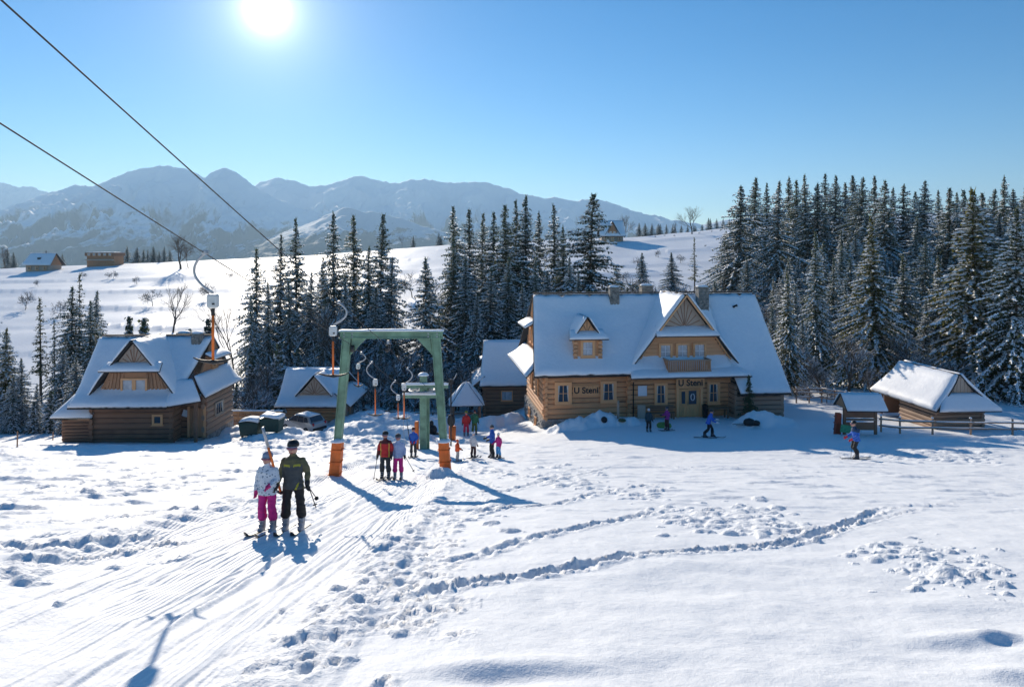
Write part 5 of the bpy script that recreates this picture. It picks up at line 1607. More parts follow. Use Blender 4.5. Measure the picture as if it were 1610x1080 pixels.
# ================================================================ bins and car
M['bin'] = plain('green_bin', (.018, .055, .042), .5, 0, .25)
for k, px in enumerate((395, 428)):
    x_ = (px - 805) / F * 51.5
    e = empty('waste_container', (x_, 51.5, gz(x_, 51.2) + .05), R(-6), 'dark green waste container under snow, the one farther from the car' if k == 0 else 'dark green waste container under snow, the one next to the car', 'waste container')
    MB().loft([[Vector((sx * w, sy * d2, z)) for sx, sy in ((-1, -1), (1, -1), (1, 1), (-1, 1))] for w, d2, z in ((.66, .42, .12), (.74, .5, 1.05))]).build('body', [M['bin']], e)
    for sx in (-.5, .5): MB().tube([(sx, -.44, .08), (sx, -.36, .08)], .09, 10).build('wheel', [M['black']], e)
    MB().box((0, 0, 1.09), (1.56, 1.08, .07), None, 0, .02).build('lid', [M['bin']], e)
    slab('snow', e, lambda a, b: (-.76 + 1.52 * a, -.5 + 1.0 * b, 1.125 + .12 * math.sin(a * 3 + k)), 12, 8, .22, M['snow_roof'], .16, True, 0, 80.0 + k)
M['car'] = plain('silver_paint', (.42, .43, .44), .3, .6, .06, 2)
M['tyre'] = plain('tyre', (.015, .015, .016), .8, 0, .2)
M['rim'] = plain('wheel_rim', (.35, .36, .37), .35, .7, .1)
M['lamp_red'] = plain('tail_light', (.35, .02, .02), .2, 0, .1)
x_, y_ = (477 - 805) / F * 58.5, 58.5
car = empty('parked_car', (x_, y_, gz(x_, y_) + .03), R(-32), 'silver hatchback with snow on its roof parked in front of the small hut', 'car')
prof = [(-2.0, .35), (-2.05, .62), (-1.75, .85), (-1.0, .97), (-.35, 1.45), (.2, 1.53), (1.35, 1.48), (1.75, 1.02), (1.98, .9), (2.02, .45), (1.9, .3), (-1.8, .28)]
mb = MB()
rings = []
for yy, ins in ((-.84, .06), (-.80, 0.0), (.80, 0.0), (.84, .06)):
    ring = []
    for (a, z) in prof:
        tum = .17 * max(0, (z - .95) / .55)
        ring.append(Vector((a * (1 - ins * .05), math.copysign(abs(yy) - tum, yy), z - (ins if z > 1 else -ins) * .3)))
    rings.append(ring)
mb.loft(rings)
body = mb.build('body', [M['car']], car, False)
for sy in (-1, 1):
    for quad in (((-.82, 1.0), (-.33, 1.4), (.15, 1.45), (.15, 1.0)), ((.22, 1.0), (.22, 1.46), (.85, 1.44), (.9, 1.0)), ((.97, 1.02), (.93, 1.43), (1.25, 1.4), (1.5, 1.04))):
        vs_ = [(a, sy * (.845 - .17 * max(0, (z - .95) / .55)), z) for a, z in quad]
        MB().prism(vs_, (0, sy * .012, 0)).build('window', [M['glass']], body)
    for a in (-1.25, 1.25):
        wv_ = MB().tube([(a, sy * .7, .3), (a, sy * .86, .3)], .31, 18).build('wheel', [M['tyre']], car)
        MB().tube([(a, sy * .84, .3), (a, sy * .875, .3)], .19, 12).build('rim', [M['rim']], wv_)
    MB().box((1.93, sy * .66, .86), (.12, .22, .3), None, 0, .02).build('tail_light', [M['lamp_red']], car)
    MB().box((-1.98, sy * .62, .7), (.12, .32, .15), None, 0, .02).build('headlight', [M['glass_pale']], car)
    MB().box((-.75, sy * .93, 1.02), (.12, .16, .12), None, 0, .02).build('mirror', [M['car']], car)
MB().prism([(-1.0, -.62, 1.0), (-1.0, .62, 1.0), (-.42, .55, 1.43), (-.42, -.55, 1.43)], (-.03, 0, .02)).build('windscreen', [M['glass']], body)
MB().prism([(1.42, -.58, 1.43), (1.42, .58, 1.43), (1.74, .64, 1.06), (1.74, -.64, 1.06)], (.03, 0, .02)).build('rear_window', [M['glass']], body)
MB().box((1.99, 0, .5), (.12, 1.5, .2), None, 0, .03).build('bumper', [M['dark_iron']], car)
slab('snow', car, lambda a, b: (-.3 + 1.7 * a, -.6 + 1.2 * b, 1.47 + .05 * math.sin(a * 3.1)), 12, 8, .10, M['snow_roof'], .04, True, 0, 90.0)

# ================================================================ props in front of the inn
def inn_pt(u, v):
    c_, s_ = math.cos(rotI), math.sin(rotI)
    x = inn.location.x + u * c_ - v * s_; y = inn.location.y + u * s_ + v * c_
    return x, y, gz(x, y)
x_, y_, z_ = inn_pt(9.0, -1.15)
e = empty('garden_bench', (x_, y_, z_), rotI, 'dark slatted bench under the window left of the inn door', 'bench')
for j in range(3): MB().box((0, -.25 + j * .16, .45), (1.9, .13, .05), None, 0, .01).build('slat', [M['log_dark']], e)
for j in range(3): MB().box((0, .22, .62 + j * .16), (1.9, .05, .12), None, 0, .01).build('slat', [M['log_dark']], e)
for sg in (-.8, .8):
    for dy in (-.25, .2): MB().box((sg, dy, .2), (.1, .1, .5)).build('leg', [M['log_dark']], e)
x_, y_, z_ = inn_pt(13.4, -1.3)
e = empty('garden_table', (x_, y_, z_), rotI, 'rough dark wooden table against the wall right of the inn door', 'table')
for j in range(4): MB().box((0, -.3 + j * .2, .78), (1.7, .18, .06), None, 0, .01).build('plank', [M['log_dark']], e)
for sg in (-.7, .7):
    for dy in (-.3, .3): MB().box((sg, dy, .36), (.11, .11, .76)).build('leg', [M['log_dark']], e)
x_, y_, z_ = inn_pt(12.5, -1.0)
e = empty('litter_bin', (x_, y_, z_), rotI, 'dark narrow litter bin right beside the inn door', 'bin')
MB().tube([(0, 0, 0), (0, 0, .95)], [.2, .24], 12).build('body', [M['dark_iron']], e)
MB().tube([(0, 0, .95), (0, 0, 1.08)], [.26, .06], 12).build('lid', [M['dark_iron']], e)
x_, y_, z_ = inn_pt(7.35, -1.0)
o = MB().box((0, 0, .5), (.62, .1, 1.1), None, 0, .02).build('menu_board', [M['plank_grey']], None)
o.location = (x_, y_, z_); tag(o, 'upright pale wooden board below the white notice on the inn', 'board')
for px, py, lab in ((972, 667, 'pale wooden post standing in the snow mound before the inn'),):
    x_, y_ = fx(px, 50.6)
    o = MB().tube([(0, 0, -.3), (0, 0, 1.25), (0, 0, 1.38)], [.1, .09, .02], 7).build('wooden_post', [M['plank_grey']], None)
    o.location = (x_, y_, gz(x_, y_)); tag(o, lab, 'post')
def ring(name, x, y, r0, r1, mat, label, cat, tilt=0):
    pts = [(r0 * math.cos(t / 20 * 2 * math.pi), r0 * math.sin(t / 20 * 2 * math.pi), 0) for t in range(21)]
    e = empty(name, (x, y, gz(x, y) + r1 * .8 + (r0 * .75 if tilt else 0)), 0, label, cat)
    e.rotation_euler = (tilt, 0, 0)
    MB().tube(pts, r1, 10).build('tube', [mat], e, True)
    MB().tube([(0, 0, -.02), (0, 0, .02)], r0 * .95, 16).build('seat', [M['black']], e)
    return e
x_, y_ = hit(1044, 672, gh)
ring('snow_tube', x_, y_, .36, .17, plain('green_rubber', (.10, .26, .05), .5), 'green inflatable snow tube lying between the two people at the inn', 'snow tube')
x_, y_ = fx(950, 49.8)
ring('snow_tube', x_, y_, .15, .085, M['black'], 'black snow tube propped on the snow mound before the inn', 'snow tube', R(70))
x_, y_ = fx(978, 49.9)
ring('snow_tube', x_, y_, .2, .09, plain('olive_rubber', (.10, .10, .035), .6), 'small olive snow tube lying beside the pale post', 'snow tube')
# planted spruce beside the porch
t_, c_, s_ = SPR['small'][0]
x_, y_, z_ = inn_pt(15.35, -2.6)
e = empty('spruce_tree', (x_, y_, z_ - .05), 0, 'small dark green spruce at the corner of the inn porch', 'tree')
e.scale = (.42, .42, .5)
link('trunk', t_, e); link('crown', c_, e)
# heap of gear on the yard
x_, y_ = hit(1178, 669, gh)
o = MB().ell((0, 0, .2), (.42, .3, .3), 12, 8).ell((.5, .05, .14), (.3, .22, .2), 10, 7).build('backpack', [M['black']], None, True)
o.location = (x_, y_, gz(x_, y_) - .02); tag(o, 'black backpack lying in the yard snow beside the skis', 'backpack')

# ================================================================ people
def cloth(name, c, rough=.75, pattern=None, var=.18):
    if pattern is None:
        return plain(name, c, rough, 0, var, 7, .4)
    m, nt, bs = nodemat(name)
    vo = nt.nodes.new('ShaderNodeTexVoronoi'); vo.inputs['Scale'].default_value = 17
    nt.links.new(coords(nt), vo.inputs['Vector'])
    nt.links.new(ramp(nt, vo.outputs['Distance'], [(.18, pattern), (.34, c), (.75, c), (.95, tuple(.5 * (a + b) for a, b in zip(pattern, c)))]), bs.inputs['Base Color'])
    bs.inputs['Roughness'].default_value = rough
    return m
M['skin'] = plain('skin', (.52, .29, .21), .55, 0, .08, 12)
M['lip'] = plain('lip', (.38, .10, .09), .5, 0, .1)
M['hair'] = plain('brown_hair', (.05, .03, .018), .7)
M['boot'] = plain('ski_boot', (.30, .31, .34), .4, 0, .6, 9)
M['boot_dark'] = plain('dark_ski_boot', (.04, .04, .045), .4, 0, .5, 9)
M['goggle'] = plain('goggle_lens', (.30, .10, .13), .15, 0, .3, 30)
M['frame'] = plain('goggle_frame', (.6, .6, .62), .5)
M['skimat'] = plain('ski_black', (.03, .03, .033), .35, 0, .3)
M['skired'] = plain('ski_red', (.22, .03, .03), .35, 0, .3)

def ellring(c, rx, ry, n=16):
    return [Vector((c[0] + rx * math.cos(2 * math.pi * k / n), c[1] + ry * math.sin(2 * math.pi * k / n), c[2])) for k in range(n)]

def person(label, px, feet, top, face, jacket, pants, hat='helmet', hatc=None, glove=None, boot='boot_dark', pose=None, vox=.022, matfn=None, extra=None, group=None, skis=True, skilen=1.55, skim=None, d=None, goggles=True, hood=False, slim=1.0):
    """one continuous body mesh plus helmet, goggles, gloves, boots; faces -Y before turning by `face` degrees"""
    if d is None: x, y = hit(px, feet, gh)
    else: x, y = fx(px, d)
    z = gz(x, y)
    h = (feet - top) / F * y
    k = h / 1.80
    e = empty('person', (x, y, z + .045 * (1 if skis else .2)), R(face), label, 'person', group)
    J = dict(pelvis=(0, 0, .98), chest=(0, .0, 1.30), neck=(0, -.01, 1.52), head=(0, -.035, 1.66),
             sh_l=(.175, .01, 1.40), el_l=(.265, .0, 1.17), wr_l=(.27, -.10, .95),
             sh_r=(-.175, .01, 1.40), el_r=(-.265, .0, 1.17), wr_r=(-.27, -.10, .95),
             hip_l=(.10, 0, .95), kn_l=(.12, -.05, .53), an_l=(.13, .0, .14),
             hip_r=(-.10, 0, .95), kn_r=(-.12, -.05, .53), an_r=(-.13, .0, .14))
    if pose: J.update(pose)
    J = {a: Vector(b) * k for a, b in J.items()}
    s = k * slim
    el = []   # (tag, mesh builder, skeleton segment)
    def seg(tg, a, b, r0, r1, flat=1.0):
        el.append((tg, J[a] if isinstance(a, str) else a, J[b] if isinstance(b, str) else b, r0 * k, r1 * k))
        mbx.rcone(el[-1][1], el[-1][2], r0 * s, r1 * s, 12, 0, flat)
    mbx = MB()
    for q in ('l', 'r'):
        seg('pants', 'hip_' + q, 'kn_' + q, .108, .088)
        seg('pants', 'kn_' + q, J['an_' + q] + Vector((0, 0, .17 * k)), .09, .105)
        seg('jacket', 'sh_' + q, 'el_' + q, .078, .07)
        seg('jacket', 'el_' + q, 'wr_' + q, .068, .054)
    # trunk as a loft that follows pelvis - chest - neck
    pv_, ch, nk = J['pelvis'], J['chest'], J['neck']
    up = (ch - pv_)
    rings = []
    for t, rx, ry in ((-.42, .20, .155), (-.30, .215, .165), (0, .20, .15), (.45, .195, .145), (1.0, .215, .15), (1.28, .205, .135), (1.42, .17, .115), (1.52, .11, .095), (1.6, .085, .085)):
        c_ = pv_ + up * t if t <= 1 else ch + (nk - ch) * ((t - 1) / .6)
        rings.append(ellring(c_, rx * s, ry * s))
    mbx.loft(rings)
    el.append(('jacket', pv_ - up * .40, ch + (nk - ch) * .8, .17 * k, .15 * k))
    el.append(('pants', pv_ - up * .50, pv_ - up * .48, .15 * k, .15 * k))
    seg('collar', nk - Vector((0, 0, .07 * k)), nk - Vector((0, 0, .015 * k)), .085, .074)
    hd = J['head']
    mbx.ell(hd, (.094 * k, .106 * k, .135 * k), 16, 11)
    el.append(('skin', hd - Vector((0, 0, .03 * k)), hd + Vector((0, 0, .06 * k)), .09 * k, .09 * k))
    mbx.rcone(hd + Vector((0, -.095, .01)) * k, hd + Vector((0, -.118, -.024)) * k, .013 * k, .019 * k, 8)      # nose
    mbx.ell(hd + Vector((0, -.06, -.085)) * k, (.04 * k, .04 * k, .035 * k), 10, 7)                             # chin
    for q in (-1, 1): mbx.ell(hd + Vector((q * .08, 0, -.01)) * k, (.016 * k, .03 * k, .036 * k), 8, 6)           # ears
    me = mbx.mesh('body')
    ob = bpy.data.objects.new('body', me); COL.objects.link(ob)
    rm = ob.modifiers.new('remesh', 'REMESH'); rm.mode = 'VOXEL'; rm.voxel_size = vox * k
    sm = ob.modifiers.new('smooth', 'SMOOTH'); sm.factor = .5; sm.iterations = 3
    dg = bpy.context.evaluated_depsgraph_get()
    m2 = bpy.data.meshes.new_from_object(ob.evaluated_get(dg))
    bpy.data.objects.remove(ob); bpy.data.meshes.remove(me)
    m2.name = 'body'
    n = len(m2.polygons)
    cen = np.zeros(n * 3); m2.polygons.foreach_get('center', cen); cen = cen.reshape(-1, 3)
    # wrinkles in the clothes
    vco = np.zeros(len(m2.vertices) * 3); m2.vertices.foreach_get('co', vco); vco = vco.reshape(-1, 3)
    vn = np.zeros(len(m2.vertices) * 3); m2.vertices.foreach_get('normal', vn); vn = vn.reshape(-1, 3)
    wr = fbm(vco[:, 0] / k * 5 + px, vco[:, 2] / k * 11 + vco[:, 1] / k * 4, 2)
    vco += vn * (wr * .019 * k * (vco[:, 2] < J['neck'].z))[:, None]
    m2.vertices.foreach_set('co', vco.ravel())
    tags = []; D = []
    for tg, a, b, r0, r1 in el:
        a = np.array(a); b = np.array(b); ab = b - a; L2 = max(ab.dot(ab), 1e-9)
        t = np.clip(((cen - a) @ ab) / L2, 0, 1)
        D.append(np.linalg.norm(cen - a - t[:, None] * ab, axis=1) - (r0 + (r1 - r0) * t)); tags.append(tg)
    near = np.argmin(np.array(D), axis=0)
    names = ['jacket', 'pants', 'skin', 'collar', 'x1', 'x2', 'x3']
    mi = np.array([names.index(tags[i]) for i in near])
    hem = (J['pelvis'] - (J['chest'] - J['pelvis']) * .40).z
    leg_zone = (mi == 0) & (cen[:, 2] < hem) & (np.abs(cen[:, 0]) < .22 * k)
    mi[leg_zone] = 1
    up_zone = (mi == 1) & (cen[:, 2] > hem); mi[up_zone] = 0
    if matfn is not None:
        mi = matfn(cen / k, mi)
    m2.polygons.foreach_set('material_index', mi.astype(np.int32))
    m2.polygons.foreach_set('use_smooth', np.ones(n, dtype=bool))
    ex = extra or {}
    body = link('body', m2, e, [jacket, pants, M['skin'], ex.get('collar', jacket), ex.get('x1', jacket), ex.get('x2', jacket), ex.get('x3', jacket)])
    # head gear
    hc = hatc or M['black']
    if hat == 'helmet':
        MB().ell(hd + Vector((0, .035, .075)) * k, (.122 * k, .128 * k, .112 * k), 18, 9, z0=-.25).build('helmet', [hc], e, True)
    elif hat == 'hat':
        MB().ell(hd + Vector((0, .02, .05)) * k, (.105 * k, .115 * k, .115 * k), 16, 8, z0=-.1).ell(hd + Vector((0, .01, .155)) * k, (.03 * k,) * 3, 8, 6).build('hat', [hc], e, True)
    elif hat == 'hair':
        MB().ell(hd + Vector((0, .03, .045)) * k, (.1 * k, .108 * k, .11 * k), 16, 8, z0=-.3).build('hair', [M['hair']], e, True)
    if goggles:
        pts = [hd + Vector((.100 * math.sin(a), -.020 - .096 * math.cos(a), .028)) * k for a in np.linspace(-1.15, 1.15, 9)]
        gg = MB().tube(pts, [.027 * k] * 9, 8).build('goggles', [M['goggle']], e, True)
        MB().tube([p_ + Vector((0, .004, .027)) * k for p_ in pts], .008 * k, 6).build('frame', [M['frame']], gg, True)
    else:
        for q in (-1, 1): MB().ell(hd + Vector((q * .032, -.086, .012)) * k, (.014 * k, .01 * k, .009 * k), 8, 5).build('eye', [M['black']], e)
    MB().ell(hd + Vector((0, -.102, -.066)) * k, (.032 * k, .012 * k, .010 * k), 8, 5).build('mouth', [M['lip']], e, True)
    # gloves with thumb and four fingers
    gm = glove or M['black']
    for q in ('l', 'r'):
        w = J['wr_' + q]; dv = (w - J['el_' + q]).normalized()
        sd_ = dv.cross(Vector((0, 1, 0)))
        sd_ = sd_.normalized() if sd_.length > .1 else Vector((1, 0, 0))
        fw = sd_.cross(dv).normalized()
        g = MB()
        g.rcone(w, w + dv * .05 * k, .056 * k, .05 * k, 10)
        palm = w + dv * .085 * k
        g.ell(palm, (.042 * k, .05 * k, .055 * k), 10, 8)
        for f_ in range(4):
            o_ = (f_ - 1.5) * .025 * k
            ln = (.05, .062, .058, .042)[f_] * k
            b0 = palm + fw * o_ + dv * .035 * k
            b1 = b0 + dv * ln * .6 + sd_ * .008 * k; b2 = b1 + dv * ln * .35 + sd_ * .03 * k * (1 if q == 'l' else -1)
            g.rcone(b0, b1, .0135 * k, .0125 * k, 8); g.rcone(b1, b2, .0125 * k, .011 * k, 8)
        t0 = palm - fw * .035 * k; t1 = t0 - fw * .03 * k + dv * .02 * k; t2 = t1 + dv * .035 * k
        g.rcone(t0, t1, .016 * k, .014 * k, 8); g.rcone(t1, t2, .014 * k, .012 * k, 8)
        g.build('glove', [gm], e, True)
    # boots and skis
    for q in ('l', 'r'):
        a = J['an_' + q]
        b = MB()
        b.loft([ellring((a.x, a.y + .02 * k, .34 * k), .075 * k, .085 * k), ellring((a.x, a.y + .01 * k, .2 * k), .072 * k, .09 * k), ellring((a.x, a.y - .015 * k, .11 * k), .068 * k, .125 * k), ellring((a.x, a.y - .05 * k, .05 * k), .064 * k, .17 * k), ellring((a.x, a.y - .05 * k, .0), .06 * k, .17 * k)])
        bo = b.build('boot', [M[boot]], e, True)
        for zz in (.11, .17, .24): MB().box((a.x, a.y - (.155 if zz < .12 else .10) * k, zz * k), (.11 * k, .03 * k, .016 * k)).build('buckle', [M['steel']], bo)
    if skis:
        mw = Matrix.Rotation(R(face), 3, 'Z')
        for q in ('l', 'r'):
            a = J['an_' + q]
            c0 = mw @ Vector((a.x, a.y - .05 * k, 0)) + Vector((x, y, 0))
            fwd = mw @ Vector((0, -1, 0)); sw = mw @ Vector((1, 0, 0))
            zc = gz(c0.x, c0.y)
            za = gz(*(c0 + fwd * .7 * k).xy); zb_ = gz(*(c0 - fwd * .6 * k).xy)
            zc = z + .018; sl = (za - zb_) / (1.3 * k)
            ln = skilen * k
            rings = []
            for t in np.linspace(-.48, .52, 15):
                wd = .04 * (1 + .25 * abs(t) * 2) * (1 if t < .46 else .45)
                lift = .09 * max(0, (t - .40) / .12) ** 2
                cpt = fwd * (t * ln) + Vector((0, 0, sl * t * ln + lift))
                rings.append([cpt + sw * (-wd * k) + Vector((0, 0, -.008)), cpt + sw * (wd * k) + Vector((0, 0, -.008)), cpt + sw * (wd * k) + Vector((0, 0, .008)), cpt + sw * (-wd * k) + Vector((0, 0, .008))])
            o = MB().loft(rings).build('ski', [skim or M['skimat']], None)
            o.location = (c0.x, c0.y, zc + .022)
            tag(o, SKI_LABEL(label), 'ski', 'pair of skis of the ' + label.split(' with ')[0][:50])
    return e, J, k

def SKI_LABEL(lab):
    w = lab.split()
    return 'ski under the boots of the ' + ' '.join(w[:9]) if len(w) > 9 else 'ski under the boots of the ' + lab

def pole(p0, p1, label, group=None, rad=.011):
    """ski pole as a thing: p0 grip, p1 tip in the world"""
    p0 = Vector(p0); p1 = Vector(p1)
    e = empty('ski_pole', p1, 0, label, 'ski pole', group)
    v = p0 - p1; n = v.normalized()
    MB().tube([(0, 0, 0), v * .9], rad, 6).build('shaft', [M['skimat']], e)
    MB().tube([v * .88, v * 1.03], rad * 1.9, 8).build('grip', [M['black']], e)
    MB().tube([n * .06, n * .075], .045, 10).build('basket', [M['black']], e)
    return e
def wpt(e, p, k=1.0):
    return Matrix.Rotation(e.rotation_euler.z, 3, 'Z') @ Vector(p) + e.location

C = {n: cloth(n, c) for n, c in dict(pink_pants=(.52, .012, .20), black_pants=(.012, .012, .014), grey_pants=(.035, .037, .042), red_jacket=(.50, .018, .02), dark_red=(.09, .012, .016), blue_jacket=(.02, .12, .50), navy_jacket=(.015, .05, .12), teal_jacket=(.01, .045, .06), purple_jacket=(.28, .025, .22), pink_jacket=(.60, .03, .22), sky_pants=(.08, .36, .66), orange_jacket=(.85, .10, .015), pale_pants=(.42, .38, .34), maroon_pants=(.055, .02, .022), red_pants=(.48, .012, .06), olive_pants=(.09, .13, .03), olive=(.105, .10, .05), slate=(.055, .065, .07), lime=(.34, .33, .03), green_jacket=(.03, .16, .08), black_cloth=(.014, .014, .016), pink_glove=(.50, .02, .16), red_glove=(.55, .03, .05), yellow=(.55, .42, .06), white_cloth=(.62, .63, .66), grey_hat=(.05, .052, .06), blue_helmet=(.22, .30, .42)).items()}
C['floral'] = cloth('floral_jacket', (.58, .64, .70), .7, (.05, .13, .19))
C['pale_blue'] = cloth('pale_blue_jacket', (.30, .38, .58), .7, (.55, .62, .75))
C['grey_pattern'] = cloth('grey_pattern_jacket', (.55, .55, .57), .7, (.16, .16, .18))

# --- pair on the tow bar in the foreground
def man_fn(c, mi):
    m = mi.copy(); j = mi == 0
    chest = j & (np.abs(c[:, 0]) < .205) & (c[:, 2] < 1.33)
    m[chest] = 4
    m[j & (np.abs(c[:, 2] - 1.345 + .15 * np.abs(np.abs(c[:, 0]) - .1)) < .022) & (np.abs(c[:, 0]) > .035) & (np.abs(c[:, 0]) < .17) & (c[:, 1] < 0)] = 5
    m[j & (np.abs(c[:, 0] - .12 - (c[:, 2] - .95) * .4) < .02) & (c[:, 2] < .98) & (c[:, 1] < 0)] = 5
    return m
man, JM, KM = person('man in olive and slate ski jacket on the front tow bar', 461, 835, 698, 4, C['olive'], C['black_pants'], 'helmet', M['black'], M['black'], 'boot',
                     dict(el_r=(-.25, -.02, 1.16), wr_r=(-.29, -.16, .97), el_l=(.285, .02, 1.17), wr_l=(.30, -.06, .98), an_l=(.17, 0, .14), kn_l=(.155, -.04, .53), hip_l=(.11, 0, .95), an_r=(-.15, 0, .14), kn_r=(-.13, -.05, .53)), .014, man_fn, dict(x1=C['slate'], x2=C['lime'], collar=C['black_cloth']), 'skiers riding the tow bars')
def red_fn(c, mi):
    m = mi.copy(); j = mi == 0
    m[j & (c[:, 2] > 1.36) & (np.abs(c[:, 0]) < .25)] = 4
    m[j & (np.abs(np.abs(c[:, 0]) - .165) < .018) & (c[:, 1] < .02) & (c[:, 2] < 1.40)] = 5
    m[j & (c[:, 2] < 1.08) & (np.abs(c[:, 0]) > .2)] = 4
    return m
child, JC, KC = person('child in pale floral jacket and pink trousers on the front tow bar', 421, 838, 717, -6, C['floral'], C['pink_pants'], 'helmet', C['blue_helmet'], C['pink_glove'], 'boot',
                       dict(el_r=(-.25, .02, 1.17), wr_r=(-.27, -.02, .93), el_l=(.24, -.02, 1.20), wr_l=(.15, -.20, 1.12)), .015, None, dict(collar=C['black_cloth']), 'skiers riding the tow bars', slim=1.04)
# their tow bar: orange pole held between them, crosspiece behind the hips
y0 = man.location.y - .05
pA = ray(441, 772, y0); pB = ray(413, 672, y0 - .45)
tb_ = empty('tow_bar', pA, 0, 'orange tow bar held between the man and the child in front', 'tow bar')
v = pB - pA
MB().tube([(0, 0, 0), v * .72], .026, 8).build('pole', [M['orange_pole']], tb_, True)
MB().tube([v * .70, v], .03, 8).build('sleeve', [M['steel']], tb_, True)
MB().tube([(-.52, .34, -.02), (-.26, .3, -.06), (0, .02, -.04), (.26, .3, -.06), (.52, .34, -.02)], [.015, .025, .04, .025, .015], 8).build('crossbar', [M['black']], tb_, True)
hw = wpt(man, JM['wr_l']) + Vector((.03, -.02, -.08))
for k_, (px, py) in enumerate(((497, 798), (499, 785))):
    pole(hw + Vector((0, -.02 * k_, 0)), ray(px, py, man.location.y - .25 + .7 * k_), 'ski pole dangling from the hand of the man in olive', 'ski poles of the man in olive')

# --- second pair, under the gate
rm_, JR, KR = person('man in red and black jacket riding up under the gate', 606, 753, 681, -4, C['red_jacket'], C['grey_pants'], 'helmet', M['black'], M['black'], 'boot_dark', dict(wr_r=(-.30, -.04, .90)), .026, red_fn, dict(x1=C['dark_red'], x2=C['yellow'], collar=C['dark_red']), 'skiers riding the tow bars')
gr_, JG, KG = person('girl in pale blue jacket and pink trousers beside the man in red', 626, 753, 685, 6, C['pale_blue'], C['pink_pants'], 'helmet', C['grey_hat'], M['black'], 'boot', None, .026, None, dict(collar=C['white_cloth']), 'skiers riding the tow bars')
hw = wpt(gr_, JG['wr_l']); pole(hw, hw + Vector((.42, -.35, -.52)), 'ski pole swinging from the hand of the girl in pale blue', None)
hw = wpt(rm_, JR['wr_r']); pole(hw, Vector((hw.x - .1, hw.y - .25, gz(hw.x - .1, hw.y - .25) + .02)), 'ski pole held by the man in red and black', None)
bl_, JB, KB = person('skier in blue jacket with red gloves behind the pair under the gate', 650, 719, 674, -4, C['blue_jacket'], C['grey_pants'], 'helmet', C['dark_red'], C['red_glove'], 'boot_dark', dict(wr_l=(.12, -.2, .98), wr_r=(-.14, -.2, .98)), .03, None, dict(collar=C['black_cloth']), 'skiers riding the tow bars')
hw = wpt(bl_, (-.2 * KB, -.15 * KB, 1.0 * KB))
o = MB().tube([(0, 0, 0), (-.12, .0, .85)], [.02, .025], 8).tube([(-.12, 0, .85), (-.25, -.3, 2.4)], .009, 6).build('tow_bar', [M['skimat']], None, True)
o.location = hw; tag(o, 'thin dark tow bar held by the skier in blue jacket', 'tow bar')

# --- people waiting beside the lane
G2 = 'people waiting beside the lift lane'
person('small child in bright orange jacket and pale trousers at the gate foot', 719, 726, 693, 100, C['orange_jacket'], C['pale_pants'], 'helmet', C['orange_jacket'], M['black'], 'boot', dict(wr_l=(.28, -.25, 1.0), wr_r=(-.2, -.3, 1.02)), .035, group=G2, skilen=1.0, slim=1.3)
person('person in grey patterned jacket and maroon trousers next to the lane', 744, 721, 681, 150, C['grey_pattern'], C['maroon_pants'], 'helmet', C['white_cloth'], M['black'], 'boot_dark', None, .034, group=G2, goggles=False)
person('man in bright blue jacket and black trousers seen from the side', 774, 720, 669, -70, C['blue_jacket'], C['black_pants'], 'hat', C['grey_hat'], M['black'], 'boot_dark', dict(wr_l=(.22, -.26, 1.08), wr_r=(-.22, -.28, 1.08)), .03, group=G2, skis=False, goggles=False)
person('child in pink jacket and sky blue trousers next to the man in blue', 784, 721, 682, -40, C['pink_jacket'], C['sky_pants'], 'hat', C['white_cloth'], C['pink_glove'], 'boot_dark', dict(wr_r=(-.3, -.22, 1.06)), .034, group=G2, skilen=1.1, goggles=False)
person('person in all-red ski suit beyond the bottom station', 733, 685, 647, 0, C['red_jacket'], C['red_pants'], 'helmet', C['lime'], M['black'], 'boot_dark', None, .035, group=G2, skis=False)
person('person in green jacket and olive trousers beside the red ski suit', 746, 683, 645, 15, C['green_jacket'], C['olive_pants'], 'hat', C['dark_red'], M['black'], 'boot_dark', dict(wr_r=(-.32, -.2, 1.1)), .035, group=G2, skis=False, goggles=False)
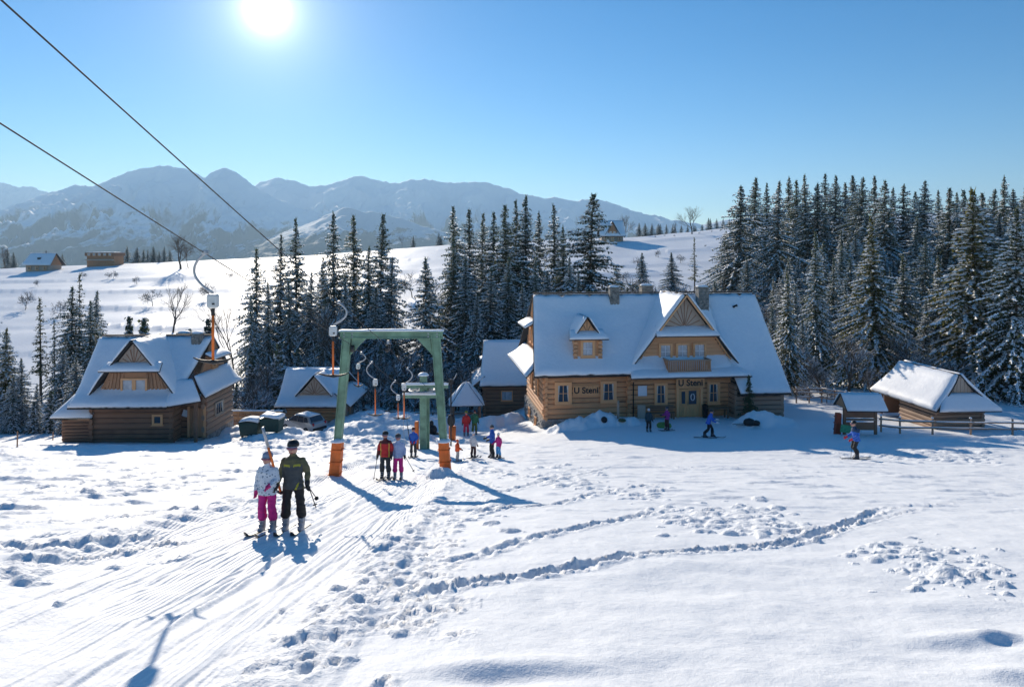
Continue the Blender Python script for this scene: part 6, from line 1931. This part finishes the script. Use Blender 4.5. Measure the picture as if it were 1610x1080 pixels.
# --- people in front of the inn
G3 = 'people in the shade before the inn'
person('person in dark teal jacket standing left of the green snow tube', 1020, 679, 643, 10, C['teal_jacket'], C['black_pants'], 'hat', C['white_cloth'], M['black'], 'boot_dark', None, .034, group=G3, skis=False, goggles=False)
p13, J13, K13 = person('person in purple jacket standing right of the green snow tube', 1049, 677, 641, -60, C['purple_jacket'], C['maroon_pants'], 'helmet', C['grey_hat'], M['black'], 'boot_dark', dict(wr_r=(-.3, -.3, 1.15), wr_l=(.2, -.32, 1.12)), .034, group=G3, skis=True)
p14, J14, K14 = person('skier in cobalt jacket gliding sideways past the inn door', 1114, 689, 645, 84, C['blue_jacket'], C['black_pants'], 'helmet', M['black'], C['white_cloth'], 'boot_dark',
       dict(chest=(0, -.10, 1.27), neck=(0, -.16, 1.47), head=(0, -.20, 1.60), sh_l=(.19, -.13, 1.38), sh_r=(-.19, -.13, 1.38), el_l=(.26, -.26, 1.14), wr_l=(.24, -.5, 1.10), el_r=(-.26, -.22, 1.12), wr_r=(-.25, -.44, 1.02),
            kn_l=(.1, -.24, .55), an_l=(.11, -.26, .14), kn_r=(-.1, .02, .53), an_r=(-.11, .26, .14)), .03, group=G3)
person_lean = dict(chest=(0, -.05, 1.29), neck=(0, -.09, 1.50), head=(0, -.14, 1.63), wr_l=(.2, -.32, .98), el_l=(.26, -.06, 1.14), wr_r=(-.2, -.34, 1.0), el_r=(-.26, -.06, 1.14), kn_l=(.1, -.14, .53), kn_r=(-.1, -.12, .53), an_l=(.11, -.02, .14), an_r=(-.11, .1, .14))
def navy_fn(c, mi):
    m = mi.copy(); m[(mi == 0) & (c[:, 2] > 1.30)] = 4
    return m
p15, J15, K15 = person('skier in navy and teal jacket standing alone on the open slope', 1346, 722, 663, -86, C['blue_jacket'], C['black_pants'], 'helmet', M['black'], C['red_glove'], 'boot_dark', person_lean, .028, navy_fn, dict(x1=C['navy_jacket'], collar=C['yellow']), None)
hw = wpt(p15, J15['wr_l']); pole(hw, Vector((hw.x - .12, hw.y - .12, gz(hw.x - .12, hw.y - .12) + .02)), 'ski pole planted by the skier standing alone on the slope', None)
# skis lying by the backpack
for k_ in range(2):
    x_, y_ = hit(1168 + 8 * k_, 670 + 2 * k_, gh)
    e_ = MB().beam((-.8, 0, 0), (.8, .1, .03), .09, .02).build('ski', [M['skimat']], None)
    e_.location = (x_, y_, gz(x_, y_) + .05); e_.rotation_euler = (0, 0, R(10 - 24 * k_))
    tag(e_, 'loose black ski lying beside the backpack on the yard', 'ski', 'loose skis beside the backpack')
# snow on trees is loose stuff in thousands of pads
for o_ in bpy.data.objects:
    if o_.parent is not None and o_.name.split('.')[0] == 'snow' and o_.parent.get('category') == 'tree':
        o_['kind'] = 'stuff'
